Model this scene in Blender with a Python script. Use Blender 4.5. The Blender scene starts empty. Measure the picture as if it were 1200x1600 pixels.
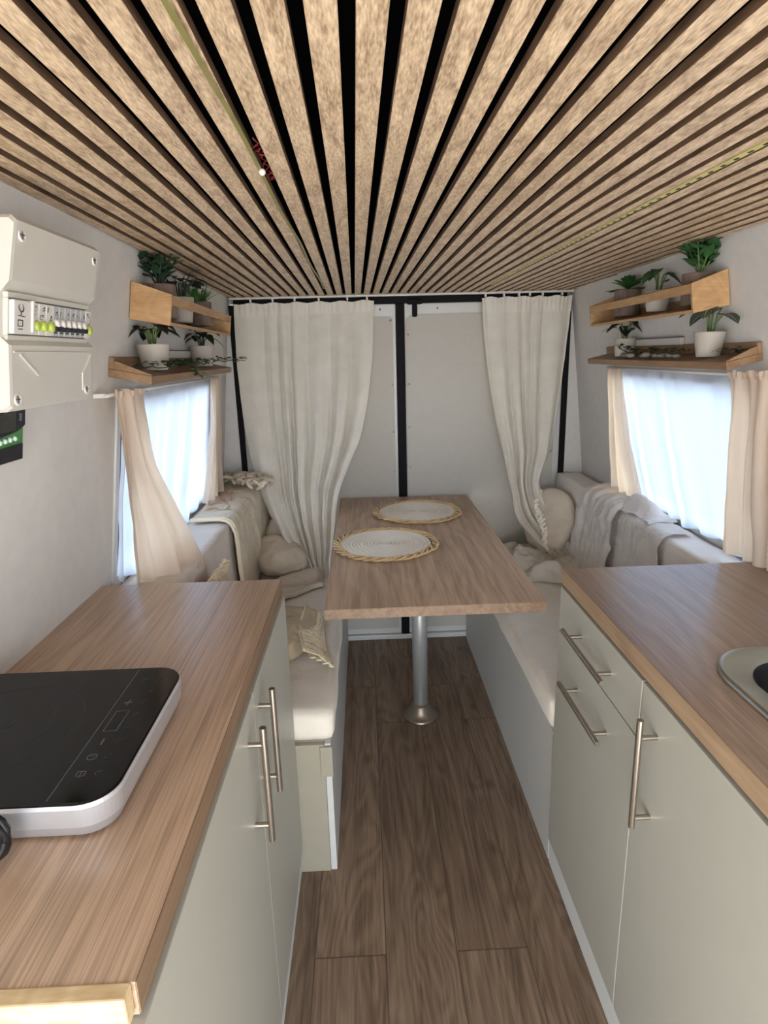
import bpy, bmesh, math, random
from mathutils import Vector, Matrix, noise
PI = math.pi
S = bpy.context.scene
C = S.collection
rnd = random.Random(7)

# ------------------------------------------------------------------ helpers
def lin(c):
    return tuple(((v/255)/12.92 if v/255 <= .04045 else ((v/255+.055)/1.055)**2.4) for v in c)

def new_bm(): return bmesh.new()

WORLD = {}          # object name -> world origin of its thing
def obj(name, bm, mat, parent=None, smooth=False, origin=None):
    """Link bm (built in world coordinates) as ONE mesh object under parent."""
    if parent is not None: org = WORLD[parent]
    else: org = Vector(origin) if origin is not None else Vector((0, 0, 0))
    bmesh.ops.recalc_face_normals(bm, faces=bm.faces[:])
    if org.length: bmesh.ops.translate(bm, verts=bm.verts[:], vec=-org)
    me = bpy.data.meshes.new(name); bm.to_mesh(me); bm.free()
    if smooth:
        for p in me.polygons: p.use_smooth = True
    o = bpy.data.objects.new(name, me); C.objects.link(o)
    if mat is not None: me.materials.append(mat)
    if parent is not None: o.parent = parent
    else: o.location = org
    WORLD[o] = org
    return o

def tag(o, label, cat, group=None, kind=None):
    o['label'] = label; o['category'] = cat
    if group: o['group'] = group
    if kind: o['kind'] = kind
    return o

def thing(name, label, cat, loc, group=None):
    o = bpy.data.objects.new(name, None); C.objects.link(o)
    o.empty_display_size = .05
    o.location = loc; WORLD[o] = Vector(loc)
    return tag(o, label, cat, group)

def structure(o):
    o['kind'] = 'structure'; return o

def bx(bm, x0, x1, y0, y1, z0, z1, bev=0, seg=2):
    vs = [bm.verts.new((x, y, z)) for x in (x0, x1) for y in (y0, y1) for z in (z0, z1)]
    fs = []
    for q in ((0,1,3,2),(4,6,7,5),(0,4,5,1),(2,3,7,6),(0,2,6,4),(1,5,7,3)):
        fs.append(bm.faces.new([vs[i] for i in q]))
    if bev > 0:
        es = list({e for f in fs for e in f.edges})
        bmesh.ops.bevel(bm, geom=es, offset=bev, segments=seg, profile=.5, affect='EDGES')

def hexa(bm, p, bev=0, seg=2):
    """p: 8 points ordered like bx: index = 4*a + 2*b + c"""
    vs = [bm.verts.new(q) for q in p]
    fs = [bm.faces.new([vs[i] for i in q]) for q in ((0,1,3,2),(4,6,7,5),(0,4,5,1),(2,3,7,6),(0,2,6,4),(1,5,7,3))]
    if bev > 0:
        es = list({e for f in fs for e in f.edges})
        bmesh.ops.bevel(bm, geom=es, offset=bev, segments=seg, profile=.5, affect='EDGES')

def tube(bm, pts, r, n=8, closed=False, cap=True):
    pts = [Vector(p) for p in pts]; m = len(pts); rings = []
    nrm = None
    for i, p in enumerate(pts):
        a = pts[i-1] if (i > 0 or closed) else p
        b = pts[(i+1) % m] if (i < m-1 or closed) else p
        t = (b-a)
        if t.length < 1e-9: t = Vector((0, 0, 1))
        t.normalize()
        if nrm is None:
            nrm = t.cross(Vector((0, 0, 1)) if abs(t.z) < .9 else Vector((1, 0, 0))).normalized()
        nrm = (nrm - t*nrm.dot(t))
        if nrm.length < 1e-6: nrm = t.orthogonal()
        nrm.normalize(); bn = t.cross(nrm)
        rr = r[i] if isinstance(r, (list, tuple)) else r
        rings.append([bm.verts.new(p + (nrm*math.cos(2*PI*k/n) + bn*math.sin(2*PI*k/n))*rr) for k in range(n)])
    for i in range(m if closed else m-1):
        A, B = rings[i], rings[(i+1) % m]
        for k in range(n): bm.faces.new((A[k], A[(k+1) % n], B[(k+1) % n], B[k]))
    if cap and not closed:
        bm.faces.new(rings[0][::-1]); bm.faces.new(rings[-1])

def lathe(bm, prof, c, n=28, axis='z'):
    c = Vector(c); rings = []
    for r, h in prof:
        ring = []
        for k in range(n):
            a = 2*PI*k/n; ca, sa = math.cos(a)*r, math.sin(a)*r
            v = {'z': (ca, sa, h), 'y': (ca, h, sa), 'x': (h, ca, sa)}[axis]
            ring.append(bm.verts.new(c + Vector(v)))
        rings.append(ring)
    for A, B in zip(rings, rings[1:]):
        for k in range(n): bm.faces.new((A[k], A[(k+1) % n], B[(k+1) % n], B[k]))
    if prof[0][0] > 1e-5: bm.faces.new(rings[0][::-1])
    if prof[-1][0] > 1e-5: bm.faces.new(rings[-1])

def grid(bm, fn, nu, nv, uv=False):
    V = [[bm.verts.new(fn(i/nu, j/nv)) for j in range(nv+1)] for i in range(nu+1)]
    for i in range(nu):
        for j in range(nv): bm.faces.new((V[i][j], V[i+1][j], V[i+1][j+1], V[i][j+1]))
    return V

def softbox(bm, x0, x1, y0, y1, z0, z1, r, cuts=(8, 20, 4), amp=.006, sc=9, puff=.0, seed=0):
    c = Vector(((x0+x1)/2, (y0+y1)/2, (z0+z1)/2)); h = Vector(((x1-x0)/2, (y1-y0)/2, (z1-z0)/2))
    def shape(p):
        q = Vector((max(-h.x+r, min(h.x-r, p.x)), max(-h.y+r, min(h.y-r, p.y)), max(-h.z+r, min(h.z-r, p.z))))
        d = p-q
        if d.length > 1e-9: p = q + d.normalized()*r
        k = (1-(p.x/h.x)**2)*(1-(p.y/h.y)**2)
        if p.z > 0: p = p + Vector((0, 0, puff*max(0, k)))
        w = c+p
        nv = noise.noise_vector(w*sc + Vector((seed*3.1, 0, 0)))*amp + noise.noise_vector(w*sc*2.7 + Vector((seed, 5, 0)))*amp*.4
        if p.z < -h.z*.7: nv *= .1
        return w + nv
    nx, ny, nz = cuts; key = {}
    def vert(i, j, k):
        if (i, j, k) not in key:
            key[(i, j, k)] = bm.verts.new(shape(Vector((-h.x+2*h.x*i/nx, -h.y+2*h.y*j/ny, -h.z+2*h.z*k/nz))))
        return key[(i, j, k)]
    for i in range(nx):
        for j in range(ny):
            for k in (0, nz): bm.faces.new([vert(i, j, k), vert(i+1, j, k), vert(i+1, j+1, k), vert(i, j+1, k)])
    for i in range(nx):
        for k in range(nz):
            for j in (0, ny): bm.faces.new([vert(i, j, k), vert(i+1, j, k), vert(i+1, j, k+1), vert(i, j, k+1)])
    for j in range(ny):
        for k in range(nz):
            for i in (0, nx): bm.faces.new([vert(i, j, k), vert(i, j+1, k), vert(i, j+1, k+1), vert(i, j, k+1)])

# van shell: the side walls lean in towards the roof
def half(Y, z):
    t = min(1, max(0, (Y-1.2)/1.764)); top = .725+.075*t; bot = .878+.022*t
    s = max(0, (z-.93)/.815)
    return bot+(top-bot)*s
def wp(side, Y, z, off=0):
    return Vector((.19+side*(half(Y, z)-off), Y, z))
def wbox(bm, side, y0, y1, z0, z1, o0, o1, bev=0):
    hexa(bm, [wp(side, y, z, o) for o in (o0, o1) for y in (y0, y1) for z in (z0, z1)], bev)

# ------------------------------------------------------------------ materials
def base_mat(name):
    m = bpy.data.materials.new(name); m.use_nodes = True
    nt = m.node_tree; nt.nodes.clear()
    out = nt.nodes.new('ShaderNodeOutputMaterial')
    return m, nt, out
def N(nt, t, **kw):
    n = nt.nodes.new(t)
    for k, v in kw.items():
        if k in n.inputs: n.inputs[k].default_value = v
        else: setattr(n, k, v)
    return n
def coords(nt, scale=(1, 1, 1), kind='Object'):
    tc = nt.nodes.new('ShaderNodeTexCoord'); mp = nt.nodes.new('ShaderNodeMapping')
    mp.inputs['Scale'].default_value = scale
    nt.links.new(tc.outputs[kind], mp.inputs['Vector']); return mp.outputs['Vector']
def ramp(nt, fac, stops):
    r = nt.nodes.new('ShaderNodeValToRGB'); els = r.color_ramp.elements
    while len(els) < len(stops): els.new(.5)
    for e, (p, c) in zip(els, stops): e.position = p; e.color = (*c, 1)
    nt.links.new(fac, r.inputs['Fac']); return r.outputs['Color']
def mth(nt, op, a, b=None):
    n = nt.nodes.new('ShaderNodeMath'); n.operation = op
    for i, v in enumerate((a, b)):
        if v is None: continue
        if isinstance(v, (int, float)): n.inputs[i].default_value = v
        else: nt.links.new(v, n.inputs[i])
    return n.outputs[0]
def mixc(nt, fac, a, b, mode='MIX'):
    n = nt.nodes.new('ShaderNodeMix'); n.data_type = 'RGBA'; n.blend_type = mode
    for sock, v in ((n.inputs[0], fac), (n.inputs[6], a), (n.inputs[7], b)):
        if isinstance(v, (int, float)): sock.default_value = v
        elif isinstance(v, tuple): sock.default_value = (*v, 1)
        else: nt.links.new(v, sock)
    return n.outputs[2]
def bump(nt, h, strength, dist=.002):
    b = nt.nodes.new('ShaderNodeBump'); b.inputs['Strength'].default_value = strength
    b.inputs['Distance'].default_value = dist
    nt.links.new(h, b.inputs['Height']); return b.outputs['Normal']

def plain(name, rgb, rough=.5, metal=0, var=.06, sc=30, bmp=0, bsc=200, coat=0, spec=.5):
    m, nt, out = base_mat(name); c = lin(rgb)
    p = N(nt, 'ShaderNodeBsdfPrincipled', Roughness=rough, Metallic=metal)
    p.inputs['Coat Weight'].default_value = coat
    p.inputs['Specular IOR Level'].default_value = spec
    v = coords(nt)
    n = N(nt, 'ShaderNodeTexNoise', Scale=sc, Detail=4.0); nt.links.new(v, n.inputs['Vector'])
    col = ramp(nt, n.outputs['Fac'], [(.3, tuple(x*(1-var) for x in c)), (.7, tuple(min(1, x*(1+var)) for x in c))])
    nt.links.new(col, p.inputs['Base Color'])
    if bmp:
        b = N(nt, 'ShaderNodeTexNoise', Scale=bsc, Detail=3.0); nt.links.new(v, b.inputs['Vector'])
        nt.links.new(bump(nt, b.outputs['Fac'], bmp), p.inputs['Normal'])
    nt.links.new(p.outputs[0], out.inputs[0]); return m

def wood(name, dark, light, scale=(60, 2.2, 60), rough=.45, fine=(320, 6, 320), fleck=.5, bmp=.15, big=(5, .6, 5), spec=.5):
    m, nt, out = base_mat(name)
    p = N(nt, 'ShaderNodeBsdfPrincipled', Roughness=rough)
    p.inputs['Specular IOR Level'].default_value = spec
    a = N(nt, 'ShaderNodeTexNoise', Scale=1.0, Detail=5.0, Roughness=.6, Distortion=.4); nt.links.new(coords(nt, scale), a.inputs['Vector'])
    f = N(nt, 'ShaderNodeTexNoise', Scale=1.0, Detail=3.0); nt.links.new(coords(nt, fine), f.inputs['Vector'])
    g = N(nt, 'ShaderNodeTexNoise', Scale=1.0, Detail=2.0, Distortion=.6); nt.links.new(coords(nt, big), g.inputs['Vector'])
    ring = mth(nt, 'SINE', mth(nt, 'MULTIPLY', g.outputs['Fac'], 70.0))
    fac = mth(nt, 'ADD', mth(nt, 'MULTIPLY', a.outputs['Fac'], 1-fleck*.5), mth(nt, 'MULTIPLY', f.outputs['Fac'], fleck*.5))
    fac = mth(nt, 'ADD', fac, mth(nt, 'MULTIPLY', ring, .035))
    d, l = lin(dark), lin(light)
    mid = tuple((x+y)/2 for x, y in zip(d, l))
    col = ramp(nt, fac, [(.36, d), (.5, mid), (.64, l)])
    nt.links.new(col, p.inputs['Base Color'])
    nt.links.new(bump(nt, fac, bmp, .001), p.inputs['Normal'])
    nt.links.new(p.outputs[0], out.inputs[0]); return m

def fabric(name, rgb, trans=0.0, see=0.0, weave=700, bmp=.25, var=.08, stripes=None, rough=.9, tint=None, wr=0):
    m, nt, out = base_mat(name); c = lin(rgb)
    v = coords(nt)
    n = N(nt, 'ShaderNodeTexNoise', Scale=14.0, Detail=5.0); nt.links.new(v, n.inputs['Vector'])
    w = N(nt, 'ShaderNodeTexNoise', Scale=float(weave), Detail=2.0); nt.links.new(v, w.inputs['Vector'])
    fac = mth(nt, 'ADD', mth(nt, 'MULTIPLY', n.outputs['Fac'], .6), mth(nt, 'MULTIPLY', w.outputs['Fac'], .4))
    col = ramp(nt, fac, [(.35, tuple(x*(1-var) for x in c)), (.65, tuple(min(1, x*(1+var)) for x in c))])
    h = w.outputs['Fac']
    if stripes:
        wv = N(nt, 'ShaderNodeTexWave', Scale=float(stripes), Distortion=.6, Detail=1.0); wv.bands_direction = 'Y'
        nt.links.new(v, wv.inputs['Vector'])
        col = mixc(nt, mth(nt, 'MULTIPLY', wv.outputs['Fac'], .28), col, tuple(x*.55 for x in c))
        h = mth(nt, 'ADD', mth(nt, 'MULTIPLY', h, .3), wv.outputs['Fac'])
    if wr:
        wn = N(nt, 'ShaderNodeTexNoise', Scale=float(wr), Detail=4.0, Distortion=1.2); nt.links.new(v, wn.inputs['Vector'])
        h = mth(nt, 'ADD', mth(nt, 'MULTIPLY', h, .15), mth(nt, 'MULTIPLY', wn.outputs['Fac'], 3.0))
    d = N(nt, 'ShaderNodeBsdfPrincipled', Roughness=rough)
    d.inputs['Specular IOR Level'].default_value = .15
    d.inputs['Sheen Weight'].default_value = .15
    nt.links.new(col, d.inputs['Base Color'])
    nt.links.new(bump(nt, h, bmp, .002), d.inputs['Normal'])
    res = d.outputs[0]
    if trans:
        t = N(nt, 'ShaderNodeBsdfTranslucent')
        if tint: t.inputs['Color'].default_value = (*lin(tint), 1)
        else: nt.links.new(col, t.inputs['Color'])
        mx = N(nt, 'ShaderNodeMixShader'); mx.inputs[0].default_value = trans
        nt.links.new(res, mx.inputs[1]); nt.links.new(t.outputs[0], mx.inputs[2]); res = mx.outputs[0]
    if see:
        t = N(nt, 'ShaderNodeBsdfTransparent')
        mx = N(nt, 'ShaderNodeMixShader'); mx.inputs[0].default_value = see
        nt.links.new(res, mx.inputs[1]); nt.links.new(t.outputs[0], mx.inputs[2]); res = mx.outputs[0]
    nt.links.new(res, out.inputs[0]); return m

def floor_mat():
    m, nt, out = base_mat('oak_floor_planks')
    p = N(nt, 'ShaderNodeBsdfPrincipled', Roughness=.5)
    tc = nt.nodes.new('ShaderNodeTexCoord'); sp = nt.nodes.new('ShaderNodeSeparateXYZ')
    nt.links.new(tc.outputs['Object'], sp.inputs[0])
    u = mth(nt, 'DIVIDE', mth(nt, 'ADD', sp.outputs['X'], .171), .181)
    i = mth(nt, 'FLOOR', u); fx = mth(nt, 'FRACT', u)
    par = mth(nt, 'MODULO', mth(nt, 'ADD', i, 20.0), 2.0)
    off = mth(nt, 'ADD', mth(nt, 'MULTIPLY', par, 1.0), 1.2)
    t = mth(nt, 'DIVIDE', mth(nt, 'ADD', mth(nt, 'SUBTRACT', sp.outputs['Y'], off), 12.8), 1.28)
    j = mth(nt, 'FLOOR', t); fy = mth(nt, 'FRACT', t)
    wn = N(nt, 'ShaderNodeTexWhiteNoise'); wn.noise_dimensions = '2D'
    cb = nt.nodes.new('ShaderNodeCombineXYZ'); nt.links.new(i, cb.inputs[0]); nt.links.new(j, cb.inputs[1])
    nt.links.new(cb.outputs[0], wn.inputs['Vector'])
    rv = wn.outputs['Value']
    # grain coordinates shifted per plank
    c2 = nt.nodes.new('ShaderNodeCombineXYZ')
    nt.links.new(mth(nt, 'ADD', sp.outputs['X'], mth(nt, 'MULTIPLY', rv, 7.0)), c2.inputs[0])
    nt.links.new(mth(nt, 'ADD', sp.outputs['Y'], mth(nt, 'MULTIPLY', rv, 13.0)), c2.inputs[1])
    def ns(sx, sy, det, dist=0.0):
        mp = nt.nodes.new('ShaderNodeMapping'); mp.inputs['Scale'].default_value = (sx, sy, 1)
        nt.links.new(c2.outputs[0], mp.inputs['Vector'])
        n = N(nt, 'ShaderNodeTexNoise', Scale=1.0, Detail=det, Roughness=.62, Distortion=dist); nt.links.new(mp.outputs[0], n.inputs['Vector'])
        return n.outputs['Fac']
    big = ns(7.0, 1.3, 1.5, .5); fine = ns(150, 5, 4); mid = ns(28, 2.0, 4, .6)
    ring = mth(nt, 'SINE', mth(nt, 'MULTIPLY', big, 85.0))
    fac = mth(nt, 'ADD', mth(nt, 'MULTIPLY', fine, .5), mth(nt, 'MULTIPLY', mid, .5))
    fac = mth(nt, 'ADD', fac, mth(nt, 'MULTIPLY', ring, .048))
    col = ramp(nt, fac, [(.34, lin((90, 71, 56))), (.5, lin((122, 100, 80))), (.68, lin((146, 123, 101)))])
    # knots
    vo = N(nt, 'ShaderNodeTexVoronoi', Scale=1.0); mp = nt.nodes.new('ShaderNodeMapping'); mp.inputs['Scale'].default_value = (7, 3.2, 1)
    nt.links.new(c2.outputs[0], mp.inputs['Vector']); nt.links.new(mp.outputs[0], vo.inputs['Vector'])
    kn = ramp(nt, vo.outputs['Distance'], [(.0, (.5, .44, .4)), (.14, (1, 1, 1))])
    col = mixc(nt, 1.0, col, kn, 'MULTIPLY')
    tone = mth(nt, 'ADD', mth(nt, 'MULTIPLY', rv, .22), .86)
    tb = nt.nodes.new('ShaderNodeCombineXYZ')
    for k in range(3): nt.links.new(tone, tb.inputs[k])
    col = mixc(nt, 1.0, col, tb.outputs[0], 'MULTIPLY')
    ex = mth(nt, 'LESS_THAN', mth(nt, 'MINIMUM', fx, mth(nt, 'SUBTRACT', 1.0, fx)), .009)
    ey = mth(nt, 'LESS_THAN', mth(nt, 'MINIMUM', fy, mth(nt, 'SUBTRACT', 1.0, fy)), .0014)
    e = mth(nt, 'MAXIMUM', ex, ey)
    col = mixc(nt, mth(nt, 'MULTIPLY', e, .65), col, lin((50, 36, 26)))
    nt.links.new(col, p.inputs['Base Color'])
    nt.links.new(bump(nt, mth(nt, 'SUBTRACT', fac, e), .12, .001), p.inputs['Normal'])
    nt.links.new(p.outputs[0], out.inputs[0]); return m

def leaf_mat(name, rgb, vein=None):
    m, nt, out = base_mat(name); c = lin(rgb)
    p = N(nt, 'ShaderNodeBsdfPrincipled', Roughness=.5)
    n = N(nt, 'ShaderNodeTexNoise', Scale=40.0, Detail=2.0); nt.links.new(coords(nt), n.inputs['Vector'])
    col = ramp(nt, n.outputs['Fac'], [(.3, tuple(x*.65 for x in c)), (.7, tuple(x*1.35 for x in c))])
    if vein:
        sp = nt.nodes.new('ShaderNodeSeparateXYZ'); tc = nt.nodes.new('ShaderNodeTexCoord'); nt.links.new(tc.outputs['UV'], sp.inputs[0])
        ax = mth(nt, 'ABSOLUTE', mth(nt, 'SUBTRACT', sp.outputs['X'], .5))
        s = mth(nt, 'FRACT', mth(nt, 'SUBTRACT', mth(nt, 'MULTIPLY', sp.outputs['Y'], 7.0), mth(nt, 'MULTIPLY', ax, 5.0)))
        e = mth(nt, 'MAXIMUM', mth(nt, 'LESS_THAN', s, .2), mth(nt, 'LESS_THAN', ax, .05))
        col = mixc(nt, e, col, lin(vein))
    nt.links.new(col, p.inputs['Base Color']); nt.links.new(p.outputs[0], out.inputs[0]); return m

M = {}
M['wall'] = plain('wall_white_felt', (208, 204, 198), .85, var=.03, bmp=.12, bsc=260)
M['door_panel'] = plain('door_panel_grey', (180, 174, 163), .6, var=.02, bmp=.05, bsc=300)
M['van_metal'] = plain('van_white_paint', (200, 198, 192), .35, var=.02)
M['black_rubber'] = plain('black_rubber', (9, 9, 13), .7, spec=.2)
M['felt'] = plain('black_felt', (5, 5, 6), 1.0, spec=0)
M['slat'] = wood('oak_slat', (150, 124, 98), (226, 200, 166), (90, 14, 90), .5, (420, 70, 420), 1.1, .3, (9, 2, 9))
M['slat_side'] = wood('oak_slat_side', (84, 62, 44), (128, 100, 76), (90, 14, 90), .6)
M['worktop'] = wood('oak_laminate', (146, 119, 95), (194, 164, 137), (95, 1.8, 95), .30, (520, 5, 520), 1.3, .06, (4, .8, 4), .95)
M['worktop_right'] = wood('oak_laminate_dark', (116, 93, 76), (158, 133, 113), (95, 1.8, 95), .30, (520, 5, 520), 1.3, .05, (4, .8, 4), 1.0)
M['tabletop'] = wood('oak_table_laminate', (147, 120, 97), (192, 163, 137), (60, 2.2, 60), .42, (420, 7, 420), .8, .12, (5, 1.0, 5))
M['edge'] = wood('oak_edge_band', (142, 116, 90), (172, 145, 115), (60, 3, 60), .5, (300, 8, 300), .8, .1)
M['edge_dark'] = wood('oak_edge_band_shaded', (112, 88, 66), (140, 113, 88), (60, 3, 60), .5, (300, 8, 300), .8, .1)  # darkened copy of the edge band, shadow put into its colour
M['rawwood'] = wood('raw_pale_board', (184, 156, 114), (212, 188, 146), (12, 40, 40), .7, (40, 200, 200), .9, .2)
M['bamboo'] = wood('bamboo_board', (164, 126, 84), (194, 154, 108), (8, 8, 40), .5, (30, 30, 260), .6, .08)
M['bamboo_dark'] = wood('bamboo_shelf_board', (124, 94, 66), (152, 120, 88), (40, 6, 40), .5, (200, 20, 200), .6, .08)
M['floor'] = floor_mat()
M['cabinet'] = plain('cabinet_greige', (170, 167, 154), .42, var=.015)
M['cab_edge'] = plain('cabinet_edge_white', (214, 214, 208), .45, var=.02)
M['bench'] = plain('bench_white_paint', (196, 194, 187), .5, var=.025, bmp=.06, bsc=60)
M['cream_panel'] = plain('bench_end_cream', (154, 146, 127), .55, var=.02)
M['steel'] = plain('brushed_steel', (176, 166, 154), .28, 1, var=.05, sc=60)
M['sink_steel'] = plain('sink_steel', (178, 178, 168), .38, 1, var=.08, sc=14, bmp=.05)
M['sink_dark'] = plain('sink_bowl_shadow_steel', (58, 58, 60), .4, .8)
M['pole'] = plain('galvanised_pole', (168, 168, 164), .4, .5, var=.06)
M['alu'] = plain('cooktop_alu', (192, 190, 190), .42, .55, var=.02)
M['glass_black'] = plain('black_ceramic_glass', (9, 9, 11), .10, 0, var=.05, spec=.28)
M['mark'] = plain('printed_grey_mark', (88, 88, 92), .5)
M['mark_dim'] = plain('printed_dim_mark', (44, 44, 49), .5)
M['cable'] = plain('black_cable', (14, 14, 16), .45)
M['abs'] = plain('white_abs', (196, 192, 182), .38, var=.015)
M['abs_white'] = plain('breaker_white', (212, 208, 202), .45, var=.02)
M['breaker_grey'] = plain('breaker_grey', (176, 176, 176), .4, var=.03)
M['green_toggle'] = plain('lime_toggle', (178, 196, 84), .4)
M['ink'] = plain('dark_ink', (34, 32, 38), .7)
M['din'] = plain('din_rail_shadow', (96, 92, 90), .5, .3)
M['ctrl_green'] = plain('controller_green', (74, 128, 72), .4)
M['ctrl_black'] = plain('controller_black', (24, 25, 34), .4)
M['lcd'] = plain('lcd_dark', (52, 54, 50), .25)
M['led'] = plain('pale_led', (190, 214, 200), .3)
M['pot_white'] = plain('white_ceramic_pot', (176, 168, 156), .6, var=.03)
M['pot_brown'] = wood('brown_wooden_pot', (88, 72, 62), (124, 104, 90), (40, 40, 8), .7, (200, 200, 30), .7, .1)
M['soil'] = plain('dark_soil', (38, 30, 24), .95, var=.4, sc=150, bmp=.6)
M['stem'] = plain('plant_stem', (92, 112, 62), .6)
M['stem_dark'] = plain('plant_stem_dark', (46, 56, 40), .6)
M['leaf_dark'] = leaf_mat('leaf_dark', (34, 58, 38))
M['leaf_mid'] = leaf_mat('leaf_mid', (46, 84, 42))
M['leaf_black'] = leaf_mat('leaf_blackish', (22, 36, 26))
M['leaf_fresh'] = leaf_mat('leaf_fresh', (66, 106, 48))
M['leaf_vein'] = leaf_mat('leaf_veined', (28, 44, 38), (112, 126, 112))
M['pebble'] = plain('grey_pebble', (130, 126, 116), .7, var=.2, sc=40)
M['linen'] = fabric('linen_curtain', (226, 219, 205), .22, 0, 480, .45, .07)
M['linen_hem'] = fabric('linen_hem', (228, 221, 208), .15, 0, 480, .4, .07)
M['beige'] = fabric('beige_drape', (216, 200, 184), .42, 0, 600, .25, .05, tint=(240, 212, 178))
M['sheer'] = fabric('white_sheer', (232, 234, 238), .66, .25, 900, .1, .03, tint=(222, 232, 248))
M['cushion'] = fabric('cream_seat_cover', (226, 216, 200), 0, 0, 500, .5, .05, wr=18)
M['bolster'] = fabric('striped_bolster_cover', (222, 210, 198), 0, 0, 500, .35, .05, stripes=20)
M['bolster_plain'] = fabric('plain_bolster_cover', (220, 210, 200), 0, 0, 500, .4, .05, wr=9)
M['throw'] = fabric('oatmeal_throw', (204, 190, 166), 0, 0, 420, .7, .1, wr=26)
M['throw_grey'] = fabric('grey_beige_muslin', (214, 206, 197), .1, 0, 420, .7, .08, wr=30)
M['hem_light'] = fabric('pale_hem', (238, 224, 196), 0, 0, 500, .4, .05)
M['pillow'] = fabric('beige_pillow', (202, 188, 168), 0, 0, 450, .6, .08, wr=18)
M['crochet'] = fabric('crochet_trim', (222, 206, 176), 0, 0, 160, .9, .25)
M['crochet_cover'] = fabric('knit_cover', (186, 168, 136), 0, 0, 260, .9, .14, wr=24)
M['rope_white'] = fabric('cotton_rope', (232, 222, 204), 0, 0, 600, .5, .05)
M['jute'] = fabric('jute_braid', (200, 168, 122), 0, 0, 300, .9, .18)
M['yellow'] = plain('yellowed_led_tape', (196, 190, 120), .45, var=.1)
M['olive'] = plain('olive_led_tape', (128, 122, 72), .5, var=.15)
M['red'] = plain('red_wire', (118, 34, 38), .4)
M['glue'] = plain('white_glue', (220, 214, 200), .4)
M['light_trim'] = plain('pale_rail', (206, 200, 190), .45, var=.02)

def glass_mat():
    m, nt, out = base_mat('window_glass')
    t = N(nt, 'ShaderNodeBsdfTransparent'); t.inputs[0].default_value = (.93, .96, .98, 1)
    g = N(nt, 'ShaderNodeBsdfGlossy', Roughness=.02)
    f = N(nt, 'ShaderNodeFresnel', IOR=1.45)
    mx = N(nt, 'ShaderNodeMixShader'); nt.links.new(f.outputs[0], mx.inputs[0])
    nt.links.new(t.outputs[0], mx.inputs[1]); nt.links.new(g.outputs[0], mx.inputs[2]); nt.links.new(mx.outputs[0], out.inputs[0])
    return m
M['glass'] = glass_mat()

# ------------------------------------------------------------------ setting
YR = 2.964; ZC = 1.745; Y0 = -.75
bm = new_bm(); bx(bm, -.78, 1.16, Y0, 3.05, -.03, 0); structure(obj('floor', bm, M['floor']))

WIN = {-1: (1.53, 2.56, .885, 1.40), 1: (1.44, 2.46, .885, 1.40)}
for side, nm in ((-1, 'left'), (1, 'right')):
    bm = new_bm()
    y0, y1, z0, z1 = WIN[side]
    ys = [Y0, .3, 1.2, y0, (y0+y1)/2, y1, 3.05]; zs = [-.03, .45, z0, z1, ZC+.03]
    for a, b in zip(ys, ys[1:]):
        for c, d in zip(zs, zs[1:]):
            if a >= y0-1e-6 and b <= y1+1e-6 and c >= z0-1e-6 and d <= z1+1e-6: continue
            for o in (0, -.06):
                f = bm.faces.new([bm.verts.new(wp(side, y, z, o)) for y, z in ((a, c), (b, c), (b, d), (a, d))])
    # reveal of the opening
    for (a, c), (b, d) in (((y0, z0), (y1, z0)), ((y1, z0), (y1, z1)), ((y1, z1), (y0, z1)), ((y0, z1), (y0, z0))):
        bm.faces.new([bm.verts.new(q) for q in (wp(side, a, c), wp(side, b, d), wp(side, b, d, -.06), wp(side, a, c, -.06))])
    bmesh.ops.remove_doubles(bm, verts=bm.verts[:], dist=1e-5)
    structure(obj('wall_'+nm, bm, M['wall']))
    # window: frame and pane
    bm = new_bm(); t = .028
    for a, b, c, d in ((y0, y0+t, z0, z1), (y1-t, y1, z0, z1), (y0+t, y1-t, z0, z0+t), (y0+t, y1-t, z1-t, z1)):
        wbox(bm, side, a, b, c, d, -.05, .006, .003)
    w = structure(obj('window_%d' % (1 if side < 0 else 2), bm, M['van_metal']))
    bm = new_bm(); wbox(bm, side, y0+t, y1-t, z0+t, z1-t, -.036, -.030); obj('pane', bm, M['glass'], w)

# ceiling: black felt with oak slats
bm = new_bm(); bx(bm, -.70, 1.08, Y0, 3.05, ZC+.012, ZC+.03)
ceil = structure(obj('ceiling', bm, M['felt']))
bm = new_bm()
for k in range(-15, 25):
    xg = -.003 + .041*k
    x0, x1 = xg+.0072, xg+.041-.0072
    if k == 8: x0 += .002
    sk = lambda x, y: x - .0125*(y-.55)
    hexa(bm, [(sk(x, y), y, z) for x in (x0, x1) for y in (Y0, 2.955) for z in (ZC, ZC+.0125)], .0008, 1)
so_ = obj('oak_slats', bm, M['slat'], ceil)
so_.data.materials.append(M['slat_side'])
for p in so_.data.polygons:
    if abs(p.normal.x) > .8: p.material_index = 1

# rear wall: pillars, sill and lintel round the two doors
bm = new_bm()
for x0, x1 in ((-.80, -.612), (.992, 1.18)): bx(bm, x0, x1, YR, 3.05, 0, ZC+.03)
bx(bm, -.612, .992, YR+.02, 3.05, 1.72, ZC+.03)
structure(obj('wall_rear', bm, M['wall']))
bm = new_bm(); bx(bm, -.612, .992, YR-.012, 3.04, 0, .026, .004); structure(obj('trim_1', bm, M['van_metal']))
bm = new_bm()      # black door seals
for x0, x1 in ((-.612, -.588), (.968, .992)): bx(bm, x0, x1, YR-.012, 3.0, .026, 1.715, .004)
bx(bm, .163, .203, YR-.008, 3.0, .026, 1.715, .004)
bx(bm, -.588, .968, YR-.012, 3.0, 1.706, 1.737, .004)
structure(obj('trim_2', bm, M['black_rubber']))

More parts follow.
